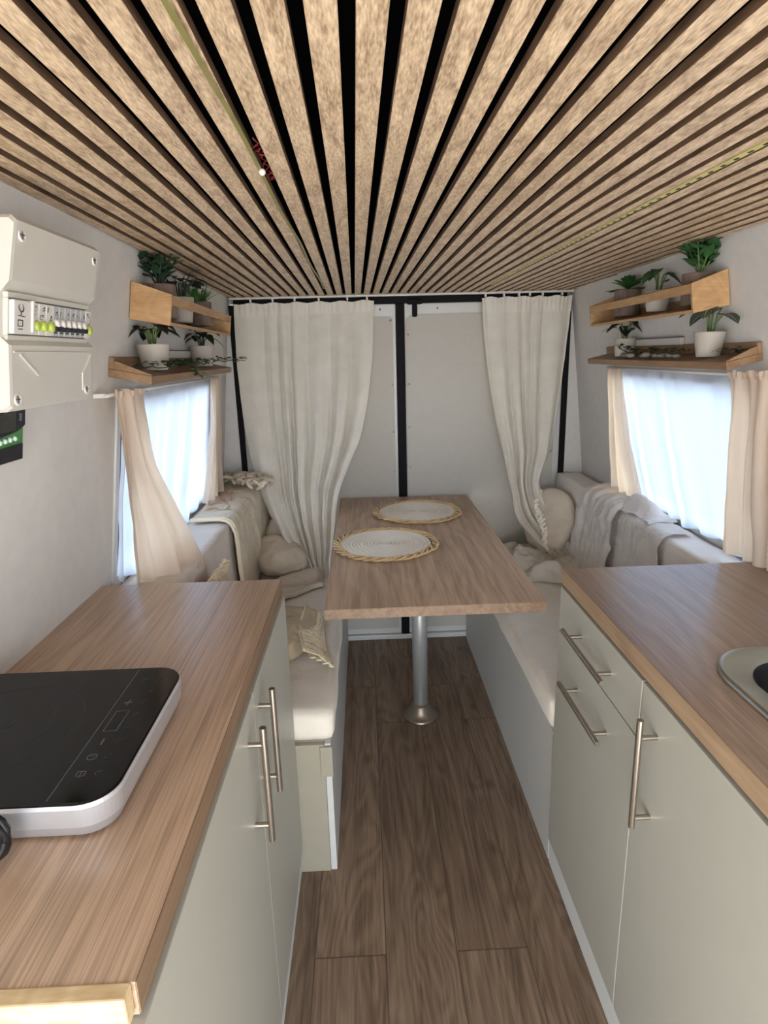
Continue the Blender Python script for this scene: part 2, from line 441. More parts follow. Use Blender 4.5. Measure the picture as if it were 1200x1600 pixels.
def rear_door(n, x0, x1, pan, screws, latch):
    bm = new_bm(); bx(bm, x0, x1, YR+.008, YR+.05, .026, 1.706, .004)
    d = structure(obj('door_%d' % n, bm, M['van_metal']))
    bm = new_bm(); px0, px1, pz1 = pan
    # flat lining panel with one rounded upper corner
    pts = [(px0, .06), (px1, .06)]
    if latch: pts += [(px1, pz1)] + [(px0+.04-.04*math.sin(a), pz1-.04+.04*math.cos(a)) for a in [PI/2*k/6 for k in range(7)]]
    else: pts += [(px1, pz1-.01), (px1-.01, pz1), (px0, pz1)]
    fr = [bm.verts.new((x, YR, z)) for x, z in pts]; bk = [bm.verts.new((x, YR+.009, z)) for x, z in pts]
    bm.faces.new(fr); bm.faces.new(bk[::-1])
    for i in range(len(pts)): j = (i+1) % len(pts); bm.faces.new((fr[i], fr[j], bk[j], bk[i]))
    obj('lining_panel', bm, M['door_panel'], d)
    for x, z in screws:
        bm = new_bm(); lathe(bm, [(.0055, 0), (.0055, -.0015), (.003, -.003), (0, -.003)], (x, YR+.0005, z), 12, 'y')
        obj('screw', bm, M['steel'], d, True)
    if latch:
        bm = new_bm(); bx(bm, .217, .285, YR-.03, YR+.008, 1.70, 1.722, .004); bx(bm, .240, .262, YR-.028, YR+.008, 1.645, 1.70, .004)
        obj('latch', bm, M['black_rubber'], d)
    bm = new_bm()
    for x in ((.09, .03) if not latch else (.36, .75)):
        lathe(bm, [(.004, 0), (.004, -.002), (0, -.002)], (x, YR+.0085, 1.682), 10, 'y')
    obj('bolt_hole', bm, M['black_rubber'], d)
rear_door(1, -.588, .163, (-.54, .148, 1.648), [(.137, 1.63), (.142, 1.335), (.142, 1.11), (.143, .91), (-.3, 1.63)], False)
rear_door(2, .203, .968, (.208, .935, 1.655), [(.219, 1.565), (.219, 1.335), (.219, 1.13), (.22, .93), (.928, 1.21), (.925, .99)], True)

# ------------------------------------------------------------------ curtain rail and hooks
rail = thing('curtain_rail', 'pale metal curtain rail fixed under the ceiling above the rear doors', 'curtain rail', (.19, 2.92, 1.722))
bm = new_bm(); bx(bm, -.60, .985, 2.912, 2.932, 1.735, ZC-.0005, .002); obj('track', bm, M['light_trim'], rail)
for x in (-.50, -.40, -.30, -.19, -.06, .03, .575, .66, .73, .78, .84, .93):
    bm = new_bm(); bx(bm, x-.004, x+.004, 2.908, 2.926, 1.722, 1.736, .001); tube(bm, [(x, 2.915, 1.723), (x, 2.905, 1.716), (x, 2.909, 1.709)], .0018, 6)
    obj('glider', bm, M['abs_white'], rail)

# ------------------------------------------------------------------ curtains
def interp(rows, v):
    """smooth (Catmull-Rom) interpolation of rows of (left, right) points"""
    n = len(rows)-1; t = v*n; i = min(int(t), n-1); f = t-i
    def cr(k):
        P = [Vector(rows[max(0, min(n, i+d))][k]) for d in (-1, 0, 1, 2)]
        return .5*((2*P[1]) + (P[2]-P[0])*f + (2*P[0]-5*P[1]+4*P[2]-P[3])*f*f + (-P[0]+3*P[1]-3*P[2]+P[3])*f*f*f)
    return cr(0), cr(1)
def drape(bm, rows, nrm, folds, amp, nu=110, nv=60, seed=0, sharp=.5, top_amp=.35, hem=0, grow=1.0, sway=.03):
    nrm = Vector(nrm).normalized(); r = random.Random(seed)
    ph = [r.uniform(0, 6.28) for _ in range(6)]
    def fn(u, v):
        a, b = interp(rows, v)
        uu = u + sway*math.sin(3.0*v+ph[0])*math.sin(PI*u)
        w = 2*PI*folds*(uu + .05*math.sin(2*PI*uu+ph[1]) + .03*math.sin(4*PI*uu+ph[2]))
        if sharp == 0:          # rounded ridges between sharp valleys
            ww = w*.5+ph[3]+.5*math.sin(2.1*v+uu*5+ph[4])
            s = abs(math.sin(ww))**.8*(.75+.25*math.sin(ww*.61+ph[5])) - .35; s2 = .35*math.sin(w*1.9+ph[1]+2*v)*v
        else:
            s = math.sin(w+ph[3]); s = math.copysign(abs(s)**(1-sharp*.5), s)
            s2 = math.sin(w*.53+ph[4]+v*1.3)
        k = top_amp + (1-top_amp)*min(1, v*2.2)
        d = (s*.7+s2*.45)*amp*k*(1+grow*v*.3)
        p = a.lerp(b, u) + nrm*d
        p += noise.noise_vector(p*11)*.004*(.3+v)
        if hem and v < hem: p += nrm*(.002*math.sin(u*folds*40))
        return p
    grid(bm, fn, nu, nv)

def hem_band(bm, rows, nrm, folds, amp, seed, v1, nu=110, top_amp=.35, push=.004, ruffle=.004):
    nrm = Vector(nrm).normalized(); tmp = bmesh.new()
    drape(tmp, rows, nrm, folds, amp, nu, 60, seed, 0 if folds > 3.5 and nu > 90 else .5, top_amp=top_amp)
    tmp.verts.ensure_lookup_table()
    k = max(2, int(60*v1)); idx = lambda i, j: i*61+j
    V = []
    for i in range(nu+1):
        col = []
        for j in range(k+1):
            p = tmp.verts[idx(i, j)].co + nrm*(push + ruffle*math.sin(i*.9)*(1-j/k))
            if j == 0: p = p + Vector((0, 0, .004+.003*math.sin(i*.23+seed)))
            col.append(bm.verts.new(p))
        V.append(col)
    for i in range(nu):
        for j in range(k): bm.faces.new((V[i][j], V[i+1][j], V[i+1][j+1], V[i][j+1]))
    tmp.free()

rows_rl = [((-.575,2.905,1.711),(.061,2.905,1.713)), ((-.582,2.90,1.477),(.048,2.90,1.505)), ((-.569,2.87,1.215),(.02,2.87,1.287)),
    ((-.538,2.83,1.009),(-.032,2.83,1.084)), ((-.476,2.76,.807),(-.122,2.76,.886)), ((-.384,2.66,.662),(-.155,2.66,.699)), ((-.285,2.55,.535),(-.175,2.53,.528))]
cur = thing('linen_curtain', 'wide cream linen curtain swept to the left side of the rear doors', 'curtain', (-.26, 2.9, .53), 'linen curtains at the rear doors')
bm = new_bm(); drape(bm, rows_rl, (0, -1, 0), 6.3, .062, 170, 90, 3, 0); obj('cloth', bm, M['linen'], cur, True)
bm = new_bm(); hem_band(bm, rows_rl, (0, -1, 0), 6.3, .062, 3, .055, 170); obj('header', bm, M['linen_hem'], cur, True)

rows_rr = [((.556,2.905,1.715),(.974,2.905,1.713)), ((.576,2.90,1.477),(.956,2.90,1.482)), ((.614,2.87,1.21),(.922,2.87,1.231)),
    ((.658,2.84,.997),(.884,2.84,1.022)), ((.689,2.80,.832),(.829,2.80,.868)), ((.714,2.75,.70),(.862,2.74,.761)),
    ((.790,2.65,.610),(.925,2.63,.645)), ((.84,2.52,.565),(.925,2.48,.585))]
cur2 = thing('linen_curtain', 'narrower cream linen curtain gathered at the right side of the rear doors', 'curtain', (.76, 2.9, .53), 'linen curtains at the rear doors')
bm = new_bm(); drape(bm, rows_rr, (0, -1, 0), 5.2, .058, 150, 100, 11, 0); obj('cloth', bm, M['linen'], cur2, True)
bm = new_bm(); hem_band(bm, rows_rr, (0, -1, 0), 5.2, .058, 11, .05, 150); obj('header', bm, M['linen_hem'], cur2, True)
bm = new_bm()       # the tail of the curtain pooling on the bench
def pool(u, v):
    x = .64+.30*u; y = 2.84-.50*v
    e = min(1, 6*u, 6*(1-u), 6*v, 6*(1-v))
    z = .538 + .065*e*(.55+.45*math.sin(7*u+5*v+1)*math.cos(9*v-3*u)) + .024*e*noise.noise(Vector((x*20, y*14, 0)))+.008*e*noise.noise(Vector((x*50, y*40, 2)))
    return (x+.02*math.sin(9*v), y+.02*math.sin(8*u), z)
grid(bm, pool, 50, 60); obj('pooled_tail', bm, M['linen'], cur2, True)

def wrows(side, l): return [(tuple(wp(side, a[0], a[1], a[2])), tuple(wp(side, b[0], b[1], b[2]))) for a, b in l]
NL = (1, 0, -.1); NR = (-1, 0, -.1)
# left window
def rod(side, y0, y1, z, name_label):
    t = thing('curtain_rod', name_label, 'curtain rod', tuple(wp(side, (y0+y1)/2, z, .03)))
    bm = new_bm(); tube(bm, [wp(side, y0, z, .03), wp(side, (y0+y1)/2, z, .03), wp(side, y1, z, .03)], .004, 8); obj('rod', bm, M['abs_white'], t, True)
    for y in (y0+.01, y1-.01):
        bm = new_bm(); wbox(bm, side, y-.004, y+.004, z-.005, z+.005, .0, .028, .001); obj('bracket', bm, M['abs_white'], t)
rod(-1, 1.385, 2.62, 1.405, 'thin white curtain rod over the left window, behind the lower shelf')
rod(1, 1.34, 2.47, 1.405, 'thin white curtain rod over the right window, behind the lower shelf')

sl = wrows(-1, [((1.51, 1.40, .022), (2.58, 1.395, .022)), ((1.52, 1.2, .022), (2.56, 1.15, .022)), ((1.53, .905, .024), (2.50, .905, .024))])
bm = new_bm(); drape(bm, sl, NL, 9, .013, 200, 40, 5, top_amp=.6); tag(obj('sheer_curtain', bm, M['sheer'], None, True, sl[2][0]), 'white sheer curtain across the left window', 'curtain', 'sheer curtains at the windows')
sr = wrows(1, [((2.36, 1.40, .022), (1.40, 1.40, .022)), ((2.34, 1.16, .022), (1.41, 1.16, .022)), ((2.24, .905, .024), (1.42, .905, .024))])
bm = new_bm(); drape(bm, sr, NR, 8, .015, 200, 40, 8, top_amp=.6); tag(obj('sheer_curtain', bm, M['sheer'], None, True, sr[2][0]), 'white sheer curtain across the right window, bluish daylight behind', 'curtain', 'sheer curtains at the windows')

# rows: (Y, z, offset from the wall)
ln = [((1.395,1.413,.040),(1.575,1.405,.055)), ((1.42,1.351,.042),(1.58,1.35,.062)), ((1.475,1.237,.044),(1.65,1.21,.072)), ((1.51,1.115,.046),(1.79,1.052,.10)),
      ((1.53,1.007,.048),(1.85,.925,.145)), ((1.54,.893,.05),(1.76,.868,.192))]
lnr = wrows(-1, ln)
d1 = thing('beige_drape', 'long beige drape pulled forward at the near side of the left window', 'curtain', lnr[-1][0], 'beige drapes at the windows')
bm = new_bm(); drape(bm, lnr, (1, -.6, 0), 3.2, .016, 70, 60, 21, top_amp=.5); obj('cloth', bm, M['beige'], d1, True)
bm = new_bm(); hem_band(bm, lnr, (1, -.6, 0), 3.2, .016, 21, .08, 70, .5); obj('header', bm, M['beige'], d1, True)
lf = wrows(-1, [((2.40,1.40,.045),(2.62,1.40,.045)), ((2.46,1.20,.047),(2.63,1.20,.047)), ((2.44,1.03,.048),(2.65,1.02,.05)), ((2.36,.915,.055),(2.64,.913,.06))])
d2 = thing('beige_drape', 'narrow beige drape at the far side of the left window, beside the fringed throw', 'curtain', lf[-1][0], 'beige drapes at the windows')
bm = new_bm(); drape(bm, lf, NL, 3.5, .012, 60, 50, 22); obj('cloth', bm, M['beige'], d2, True)
bm = new_bm()
def tail(u, v):
    p = wp(-1, 2.33+.42*u, .897, .05+.10*v*(1-.5*u)); p.z = .899+.012*abs(math.sin(9*u+4*v)); return p
grid(bm, tail, 24, 8); obj('tail_on_bolster', bm, M['beige'], d2, True)
rn = wrows(1, [((1.545,1.413,.055),(1.368,1.415,.055)), ((1.54,1.317,.058),(1.372,1.32,.058)), ((1.57,1.141,.062),(1.385,1.15,.062)), ((1.60,.912,.064),(1.395,.93,.064))])
d3 = thing('beige_drape', 'beige drape at the near side of the right window, beside the sink worktop', 'curtain', rn[-1][0], 'beige drapes at the windows')
bm = new_bm(); drape(bm, rn, NR, 4.2, .014, 80, 50, 23); obj('cloth', bm, M['beige'], d3, True)
bm = new_bm(); hem_band(bm, rn, NR, 4.2, .014, 23, .09, 80); obj('header', bm, M['beige'], d3, True)
rf = wrows(1, [((2.42,1.40,.047),(2.28,1.405,.047)), ((2.43,1.142,.048),(2.26,1.168,.048)), ((2.45,.915,.05),(2.13,.915,.055))])
d4 = thing('beige_drape', 'slim beige drape at the far side of the right window', 'curtain', rf[-1][0], 'beige drapes at the windows')
bm = new_bm(); drape(bm, rf, NR, 3.5, .012, 60, 50, 24); obj('cloth', bm, M['beige'], d4, True)

# ------------------------------------------------------------------ table and placemats
TX0, TX1, TY0, TY1, TZ = -.132, .498, 1.57, 2.92, .79
tb = thing('dining_table', 'narrow oak dining table on a single steel pole between the benches', 'table', (.196, 2.25, 0))
bm = new_bm(); bx(bm, TX0, TX1, TY0, TY1, TZ-.03, TZ, .0015); obj('tabletop', bm, M['tabletop'], tb)
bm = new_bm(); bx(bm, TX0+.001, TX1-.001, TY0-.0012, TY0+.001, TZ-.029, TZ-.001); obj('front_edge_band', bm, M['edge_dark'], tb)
bm = new_bm(); lathe(bm, [(.031, .03), (.031, TZ-.045)], (.196, 2.25, 0), 32); obj('pole', bm, M['pole'], tb, True)
bm = new_bm(); lathe(bm, [(.078, 0), (.078, .004), (.070, .008), (.052, .03), (.040, .05), (.033, .058), (.031, .058)], (.196, 2.25, 0), 40); obj('base_flange', bm, M['steel'], tb, True)
bm = new_bm(); lathe(bm, [(.036, TZ-.065), (.08, TZ-.036), (.08, TZ-.0301)], (.196, 2.25, 0), 32); obj('top_flange', bm, M['pole'], tb, True)

def placemat(loc, label):
    t = thing('placemat', label, 'placemat', loc, 'placemats on the dining table')
    x, y, z = loc; bm = new_bm()
    n = 13; prof = [(.003, .0)]; R = .172
    prof = [(0.0005, .007)]
    for k in range(n):
        r0 = R*k/n; r1 = R*(k+1)/n
        prof += [(r0+.0022, .0062), (r0+(r1-r0)*.3, .0092), (r0+(r1-r0)*.7, .0092), (r1-.001, .0062)]
    prof += [(R, .001), (0.0005, .001)]
    lathe(bm, prof, (x, y, z), 64); obj('coiled_rope', bm, M['rope_white'], t, True)
    bm = new_bm()
    for s in (0, 1, 2):
        pts = []
        for k in range(160):
            a = 2*PI*k/160; w = a*11 + s*2.094
            rr = .184 + .011*math.cos(w) + .004*math.sin(3*a+s)
            pts.append((x+rr*math.cos(a), y+rr*math.sin(a), z+.008+.004*math.sin(w)))
        tube(bm, pts, .0042, 6, True)
    obj('braided_edge', bm, M['jute'], t, True)
    return t
pm = placemat((.062, 2.145, TZ), 'round cream placemat with braided jute edge, the nearer one on the table')
pm2 = pm.copy(); C.objects.link(pm2); pm2.location = (.222, 2.60, TZ); pm2['label'] = 'round cream placemat with braided jute edge, the farther one near the doors'
pm2.rotation_euler.z = .8
for ch in list(pm.children):
    c = ch.copy(); C.objects.link(c); c.parent = pm2

# ------------------------------------------------------------------ benches and cushions
BZ = .43
def bench(side, xin, label, xw):
    t = thing('storage_bench', label, 'bench', ((xin+xw)/2, 1.468, 0))
    s = 1 if side > 0 else -1
    a = lambda p, q: (min(p, q), max(p, q))
    bm = new_bm(); bx(bm, *a(xin, xin+s*.018), 1.472, 2.945, 0, BZ, .0015); obj('front_panel', bm, M['bench'], t)
    bm = new_bm(); bx(bm, *a(xin+s*.0185, xw), 1.468, 1.486, 0, BZ, .0015); obj('end_panel', bm, M['cream_panel'], t)
    bm = new_bm(); bx(bm, *a(xin+s*.0185, xw), 1.487, 2.945, BZ-.02, BZ-.001); obj('seat_board', bm, M['bench'], t)
    bm = new_bm(); bx(bm, *a(xin-s*.004, xin+s*.03), 1.462, 1.4715, BZ-.10, BZ-.005, .001); obj('corner_block', bm, M['cream_panel'], t)
    return t
bench(-1, -.125, 'white storage bench left of the aisle, behind the cooktop worktop', -.665)
bench(1, .506, 'white storage bench right of the aisle, behind the sink worktop', 1.045)
bm = new_bm(); softbox(bm, -.512, -.113, 1.478, 2.935, BZ+.001, .522, .022, (14, 44, 4), .006, 10, .004, 1)
tag(obj('seat_cushion', bm, M['cushion'], None, True, (-.31, 2.2, BZ)), 'long cream seat cushion on the left bench', 'cushion', 'seat cushions on the benches')
bm = new_bm(); softbox(bm, .497, .938, 1.478, 2.935, BZ+.001, .525, .022, (14, 44, 4), .006, 10, .004, 2)
tag(obj('seat_cushion', bm, M['cushion'], None, True, (.72, 2.2, BZ)), 'long cream seat cushion on the right bench', 'cushion', 'seat cushions on the benches')
# back bolsters along the walls
bm = new_bm(); softbox(bm, -.688, -.517, 1.495, 2.93, BZ+.002, .886, .012, (6, 40, 14), .003, 8, 0, 3)
tag(obj('back_cushion', bm, M['bolster'], None, True, (-.6, 2.2, BZ)), 'tall striped back cushion along the left wall under the window', 'cushion', 'back cushions along the walls')
bm = new_bm(); softbox(bm, .943, 1.066, 1.495, 2.93, BZ+.002, .888, .012, (6, 40, 14), .003, 8, 0, 4)
tag(obj('back_cushion', bm, M['bolster_plain'], None, True, (1.0, 2.2, BZ)), 'tall pale back cushion along the right wall under the window', 'cushion', 'back cushions along the walls')

# throws over the back cushions
def over(side, xwall, xf, y0, y1, ztop, zbot, seed, flare=0, lift=.010, tilt=0, amp=.010):
    """cloth lying on the bolster top and hanging over its front; u along y, v from wall to hem"""
    dtop = abs(xf-xwall); tot = dtop+(ztop-zbot)
    s = -side
    def fn(u, v):
        L = v*tot
        y = y0+(y1-y0)*u + tilt*v + flare*(u-.5)*v
        w = noise.noise(Vector((y*14+seed, v*2.2, seed)))*amp + noise.noise(Vector((y*35, v*6, seed+4)))*amp*.4
        c = .025
        if L < dtop-c: x = xwall + s*L; z = ztop+lift+abs(w)*1.2
        elif L < dtop+c:
            a = (L-dtop+c)/(2*c)*PI/2
            x = xf - s*c + s*(c+lift)*math.sin(a); z = ztop - c + (c+lift)*math.cos(a)
            x += s*abs(w); z += abs(w)*.5
        else: x = xf + s*(lift+abs(w)*1.6 + .012*(v)); z = ztop-(L-dtop)
        return (x, y, z)
    return fn
th = thing('throw_blanket', 'oatmeal throw blanket with tassels hung over the left back cushion', 'blanket', (-.56, 2.5, .54))
bm = new_bm(); grid(bm, over(-1, -.655, -.517, 2.17, 2.88, .886, .545, 2, .05, .012, .03, .016), 70, 46); obj('cloth', bm, M['throw'], th, True)
bm = new_bm()
for off in (0.0, .022):
    f = over(-1, -.655, -.517, 2.155+off, 2.9, .886, .56, 2, 0, .017, .03, .004)
    tube(bm, [f(0, v/40) for v in range(41)], .006, 8)
obj('hem', bm, M['hem_light'], th, True)
bm = new_bm(); r = random.Random(3)
for k in range(26):
    t0 = k/25; b = Vector((-.640+.20*t0, 2.80-.14*t0+r.uniform(-.05, .05), .912+r.uniform(0, .015)))
    pts = []; d = Vector((r.uniform(-.4, .4), r.uniform(-.6, .6), 0))
    for q in range(9):
        pts.append(b + d*(.012*q) + Vector((.018*math.sin(q*1.1+k), .02*math.cos(q*.9+k*2), .03*math.sin(PI*q/8))))
    tube(bm, pts, [.006+.003*math.sin(PI*q/8) for q in range(9)], 7)
obj('tassels', bm, M['throw'], th, True)

tr = thing('throw_blanket', 'crumpled grey-beige muslin throw over the right back cushion', 'blanket', (1.0, 2.1, .55))
bm = new_bm(); grid(bm, over(1, 1.035, .943, 1.80, 2.42, .888, .55, 9, .0, .010, .0, .010), 64, 46); obj('cloth', bm, M['throw_grey'], tr, True)
bm = new_bm()
f1 = over(1, 1.035, .943, 2.12, 2.47, .888, .545, 14, .08, .026, .05, .022)
grid(bm, f1, 44, 46); obj('folded_layer', bm, M['throw_grey'], tr, True)
bm = new_bm()       # raised fold on top
def fold(u, v):
    y = 1.92+.30*u; x = .945+.115*v
    h = math.sin(PI*u)*math.sin(PI*min(1, v*1.1))
    return (x+.01*math.sin(6*u), y+.03*v, .902+.075*max(0, h)**1.6*(.5+u*.6) + .004*math.sin(18*u+5*v))
grid(bm, fold, 30, 16); obj('raised_fold', bm, M['throw_grey'], tr, True)

# ------------------------------------------------------------------ pillows and loose textiles
def pillow_bm(c, sx, sy, sz, rot, seed, wr=.012, n=2.6, sq=4):
    bm = new_bm(); R = Matrix.Rotation(rot[2], 3, 'Z') @ Matrix.Rotation(rot[1], 3, 'Y') @ Matrix.Rotation(rot[0], 3, 'X')
    nu, nv = 48, 24; V = []
    def pt(a, b):
        ca, sa, cb, sb = math.cos(a), math.sin(a), math.cos(b), math.sin(b)
        sg = lambda x, e: math.copysign(abs(x)**e, x)
        e = 2/sq
        p = Vector((sx*sg(ca, e)*sg(cb, .7), sy*sg(sa, e)*sg(cb, .7), sz*sg(sb, 1.0)))
        p += noise.noise_vector(p*16+Vector((seed, 0, 0)))*wr + noise.noise_vector(p*40+Vector((seed, 3, 0)))*wr*.35
        return Vector(c)+R@p
    top = bm.verts.new(pt(0, PI/2)); bot = bm.verts.new(pt(0, -PI/2)); rings = []
    for j in range(1, nv): rings.append([bm.verts.new(pt(2*PI*i/nu, -PI/2+PI*j/nv)) for i in range(nu)])
    for i in range(nu):
        bm.faces.new((bot, rings[0][(i+1) % nu], rings[0][i])); bm.faces.new((top, rings[-1][i], rings[-1][(i+1) % nu]))
    for A, B in zip(rings, rings[1:]):
        for i in range(nu): bm.faces.new((A[i], A[(i+1) % nu], B[(i+1) % nu], B[i]))
    return bm, R
# round ruched pillow on the right bench
pr = thing('round_pillow', 'round beige pillow with a ruched centre seam leaning on the right back cushion', 'pillow', (.85, 2.70, .54))
pc = (.852, 2.71, .70)
bm, R = pillow_bm(pc, .155, .165, .046, (0, math.radians(-74), math.radians(20)), 3, .010, sq=2.2); obj('cover', bm, M['pillow'], pr, True)
bm = new_bm(); r = random.Random(4)
for k in range(15):
    t0 = -1+2*k/14
    b = Vector(pc) + R@Vector((.105*t0, .085*t0+.012*math.sin(t0*4), .046*math.sqrt(max(.02, 1-(abs(t0)*.88)**2.86))+.002))
    tube(bm, [b+R@Vector(((q-3)*.009, r.uniform(-.01, .01), .007*math.cos((q-3)*.5)+r.uniform(-.003, .003))) for q in range(7)], [.004, .008, .010, .011, .010, .008, .004], 7)
obj('ruching', bm, M['cushion'], pr, True)
# left bench
bm, R = pillow_bm((-.395, 2.62, .60), .115, .12, .07, (math.radians(18), math.radians(12), .3), 6, .014, sq=3)
tag(obj('bench_pillow', bm, M['pillow'], None, True, (-.395, 2.62, .525)), 'plump beige pillow on the left bench beneath the linen curtain', 'pillow')
bm, R = pillow_bm((-.43, 2.83, .62), .07, .09, .10, (math.radians(-10), 0, .1), 8, .012, sq=3)
tag(obj('bench_pillow', bm, M['throw'], None, True, (-.43, 2.83, .525)), 'shaded beige pillow in the rear left corner behind the curtain', 'pillow')
fc = thing('folded_cloth', 'folded beige cloth lying flat on the left bench under the curtain tip', 'cloth', (-.31, 2.37, .526))
bm = new_bm()
def fcl(u, v):
    x = -.42+.22*u; y = 2.28+.22*v + .10*u; 
    e = min(1, 8*u, 8*(1-u), 8*v, 8*(1-v))
    return (x, y-.03*math.sin(5*u), .529+.03*e+.010*e*math.sin(7*v+4*u)+.004*noise.noise(Vector((x*40, y*40, 1))))
grid(bm, fcl, 30, 30); obj('cloth', bm, M['pillow'], fc, True)
bm = new_bm(); tube(bm, [Vector(fcl(u/20, 0.0))+Vector((0, 0, .012)) for u in range(21)], .012, 8); obj('rolled_edge', bm, M['pillow'], fc, True)
cp = thing('crochet_pillow', 'small beige pillow with a crochet fringe border on the left bench seat', 'pillow', (-.27, 1.93, .526))
bm, R = pillow_bm((-.325, 1.92, .569), .118, .175, .044, (0, .10, -.14), 5, .014, sq=5); obj('cover', bm, M['crochet_cover'], cp, True)
bm = new_bm(); r = random.Random(5)
for k in range(36):                      # lace border
    t0 = k/35; y = 2.07-.35*t0; bw = .036+.018*t0
    x = -.222+.024*t0-.018*math.sin(PI*(1-t0))
    for q in range(4):
        cx = x+bw*(.2+.36*q)
        a0 = r.uniform(0, 6)
        tube(bm, [(cx+.0085*math.cos(a0+2*PI*m/8), y+.0078*math.sin(a0+2*PI*m/8), .568-.0105*q+r.uniform(-.002, .004)) for m in range(8)], .0030, 5, True)
    tube(bm, [(x-.012, y, .590), (x+bw*.5, y+r.uniform(-.006, .006), .572), (x+bw*1.4, y+r.uniform(-.01, .01), .534)], .0030, 5)
tube(bm, [(-.236+.024*k/20-.018*math.sin(PI*(1-k/20)), 2.07-.35*k/20, .592) for k in range(21)], .005, 6)
obj('crochet_border', bm, M['crochet'], cp, True)
# tasselled cushion peeking over the left worktop
tp = thing('tasselled_pillow', 'small beige pillow with ruffled trim showing just over the left worktop', 'pillow', (-.43, 1.72, .526))
bm, R = pillow_bm((-.455, 1.72, .69), .15, .14, .045, (0, math.radians(82), .05), 9, .012, sq=4); obj('cover', bm, M['pillow'], tp, True)
bm = new_bm(); r = random.Random(6)
for k in range(30):
    y = 1.60+.24*k/29; 
    tube(bm, [(-.46+r.uniform(-.012, .012), y+.012*math.cos(q*.8+k), .832+.022*math.sin(PI*q/6)+r.uniform(-.003, .003)) for q in range(7)], .005, 6)
obj('ruffle', bm, M['crochet'], tp, True)

# ------------------------------------------------------------------ kitchen units
def bar_handle(parent, a, b, posts, depth_dir, r=.006):
    """a, b: bar ends; posts: points on the bar that stand off the door along depth_dir"""
    bm = new_bm(); tube(bm, [a, b], r, 14)
    for p, q in posts: tube(bm, [p, q], .0048, 10)
    return obj('handle', bm, M['steel'], parent, False)

WZ = .926
# left unit
lc = thing('base_cabinet', 'greige base cabinet with two doors left of the aisle under the cooktop worktop', 'cabinet', (-.46, .94, 0), 'kitchen base cabinets')
def carcass(bm, x0, x1, y0, y1, z0, z1):
    t = .016
    for q in ((x0, x1, y0, y0+t, z0, z1), (x0, x1, y1-t, y1, z0, z1), (x0, x1, y0+t, y1-t, z0, z0+t)): bx(bm, *q)
bm = new_bm(); carcass(bm, -.676, -.240, .425, 1.462, .085, WZ-.041); obj('carcass', bm, M['cabinet'], lc)
bm = new_bm(); bx(bm, -.670, -.2305, .425, 1.466, 0, .083, .001); obj('plinth', bm, M['cab_edge'], lc)
bm = new_bm(); bx(bm, -.2395, -.222, .997, 1.462, .088, WZ-.043, .0012); dA = obj('door', bm, M['cabinet'], lc)
bar_handle(dA, (-.194, 1.035, .868), (-.194, 1.035, .640), [((-.194, 1.035, .832), (-.2218, 1.035, .832)), ((-.194, 1.035, .674), (-.2218, 1.035, .674))], 0)
bm = new_bm(); bx(bm, -.2395, -.222, .425, .9958, .088, WZ-.043, .0012); dB = obj('door', bm, M['cabinet'], lc)
bar_handle(dB, (-.194, .922, .860), (-.194, .922, .626), [((-.194, .922, .826), (-.2218, .922, .826)), ((-.194, .922, .660), (-.2218, .922, .660))], 0)
lw = thing('worktop', 'oak laminate worktop on the left carrying the induction cooktop', 'worktop', (-.46, .94, WZ-.04), 'oak worktops')
bm = new_bm(); bx(bm, -.684, -.229, .436, 1.468, WZ-.04, WZ, .001); obj('board', bm, M['worktop'], lw)
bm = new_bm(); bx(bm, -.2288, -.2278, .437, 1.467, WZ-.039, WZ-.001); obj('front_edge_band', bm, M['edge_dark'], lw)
bm = new_bm(); bx(bm, -.684, -.232, .418, .4355, WZ-.034, WZ+.002, .002); obj('raw_end_strip', bm, M['rawwood'], lw)

# right unit
rc = thing('base_cabinet', 'greige base cabinet with two drawers and a door right of the aisle under the sink', 'cabinet', (.79, .94, 0), 'kitchen base cabinets')
bm = new_bm(); carcass(bm, .519, 1.05, .425, 1.462, .085, WZ-.041); car = obj('carcass', bm, M['cabinet'], rc)
bm = new_bm(); bx(bm, .506, 1.05, .30, 1.464, 0, .083, .001); obj('plinth', bm, M['cab_edge'], rc)
def front(name, y0, y1, z0, z1):
    bm = new_bm(); bx(bm, .500, .5185, y0, y1, z0, z1, .0012); return obj(name, bm, M['cabinet'], rc)
f1_ = front('drawer', .988, 1.462, .760, WZ-.046)
bar_handle(f1_, (.467, 1.338, .815), (.467, 1.088, .817), [((.467, 1.30, .8155), (.4998, 1.30, .8155)), ((.467, 1.126, .817), (.4998, 1.126, .817))], 0)
f2_ = front('drawer', .988, 1.462, .088, .756)
bar_handle(f2_, (.467, 1.345, .667), (.467, 1.088, .674), [((.467, 1.305, .669), (.4998, 1.305, .669)), ((.467, 1.126, .673), (.4998, 1.126, .673))], 0)
f3_ = front('door', .425, .983, .088, WZ-.046)
bar_handle(f3_, (.467, .917, .846), (.467, .914, .624), [((.467, .9165, .810), (.4998, .9165, .810)), ((.467, .9145, .644), (.4998, .9145, .644))], 0)

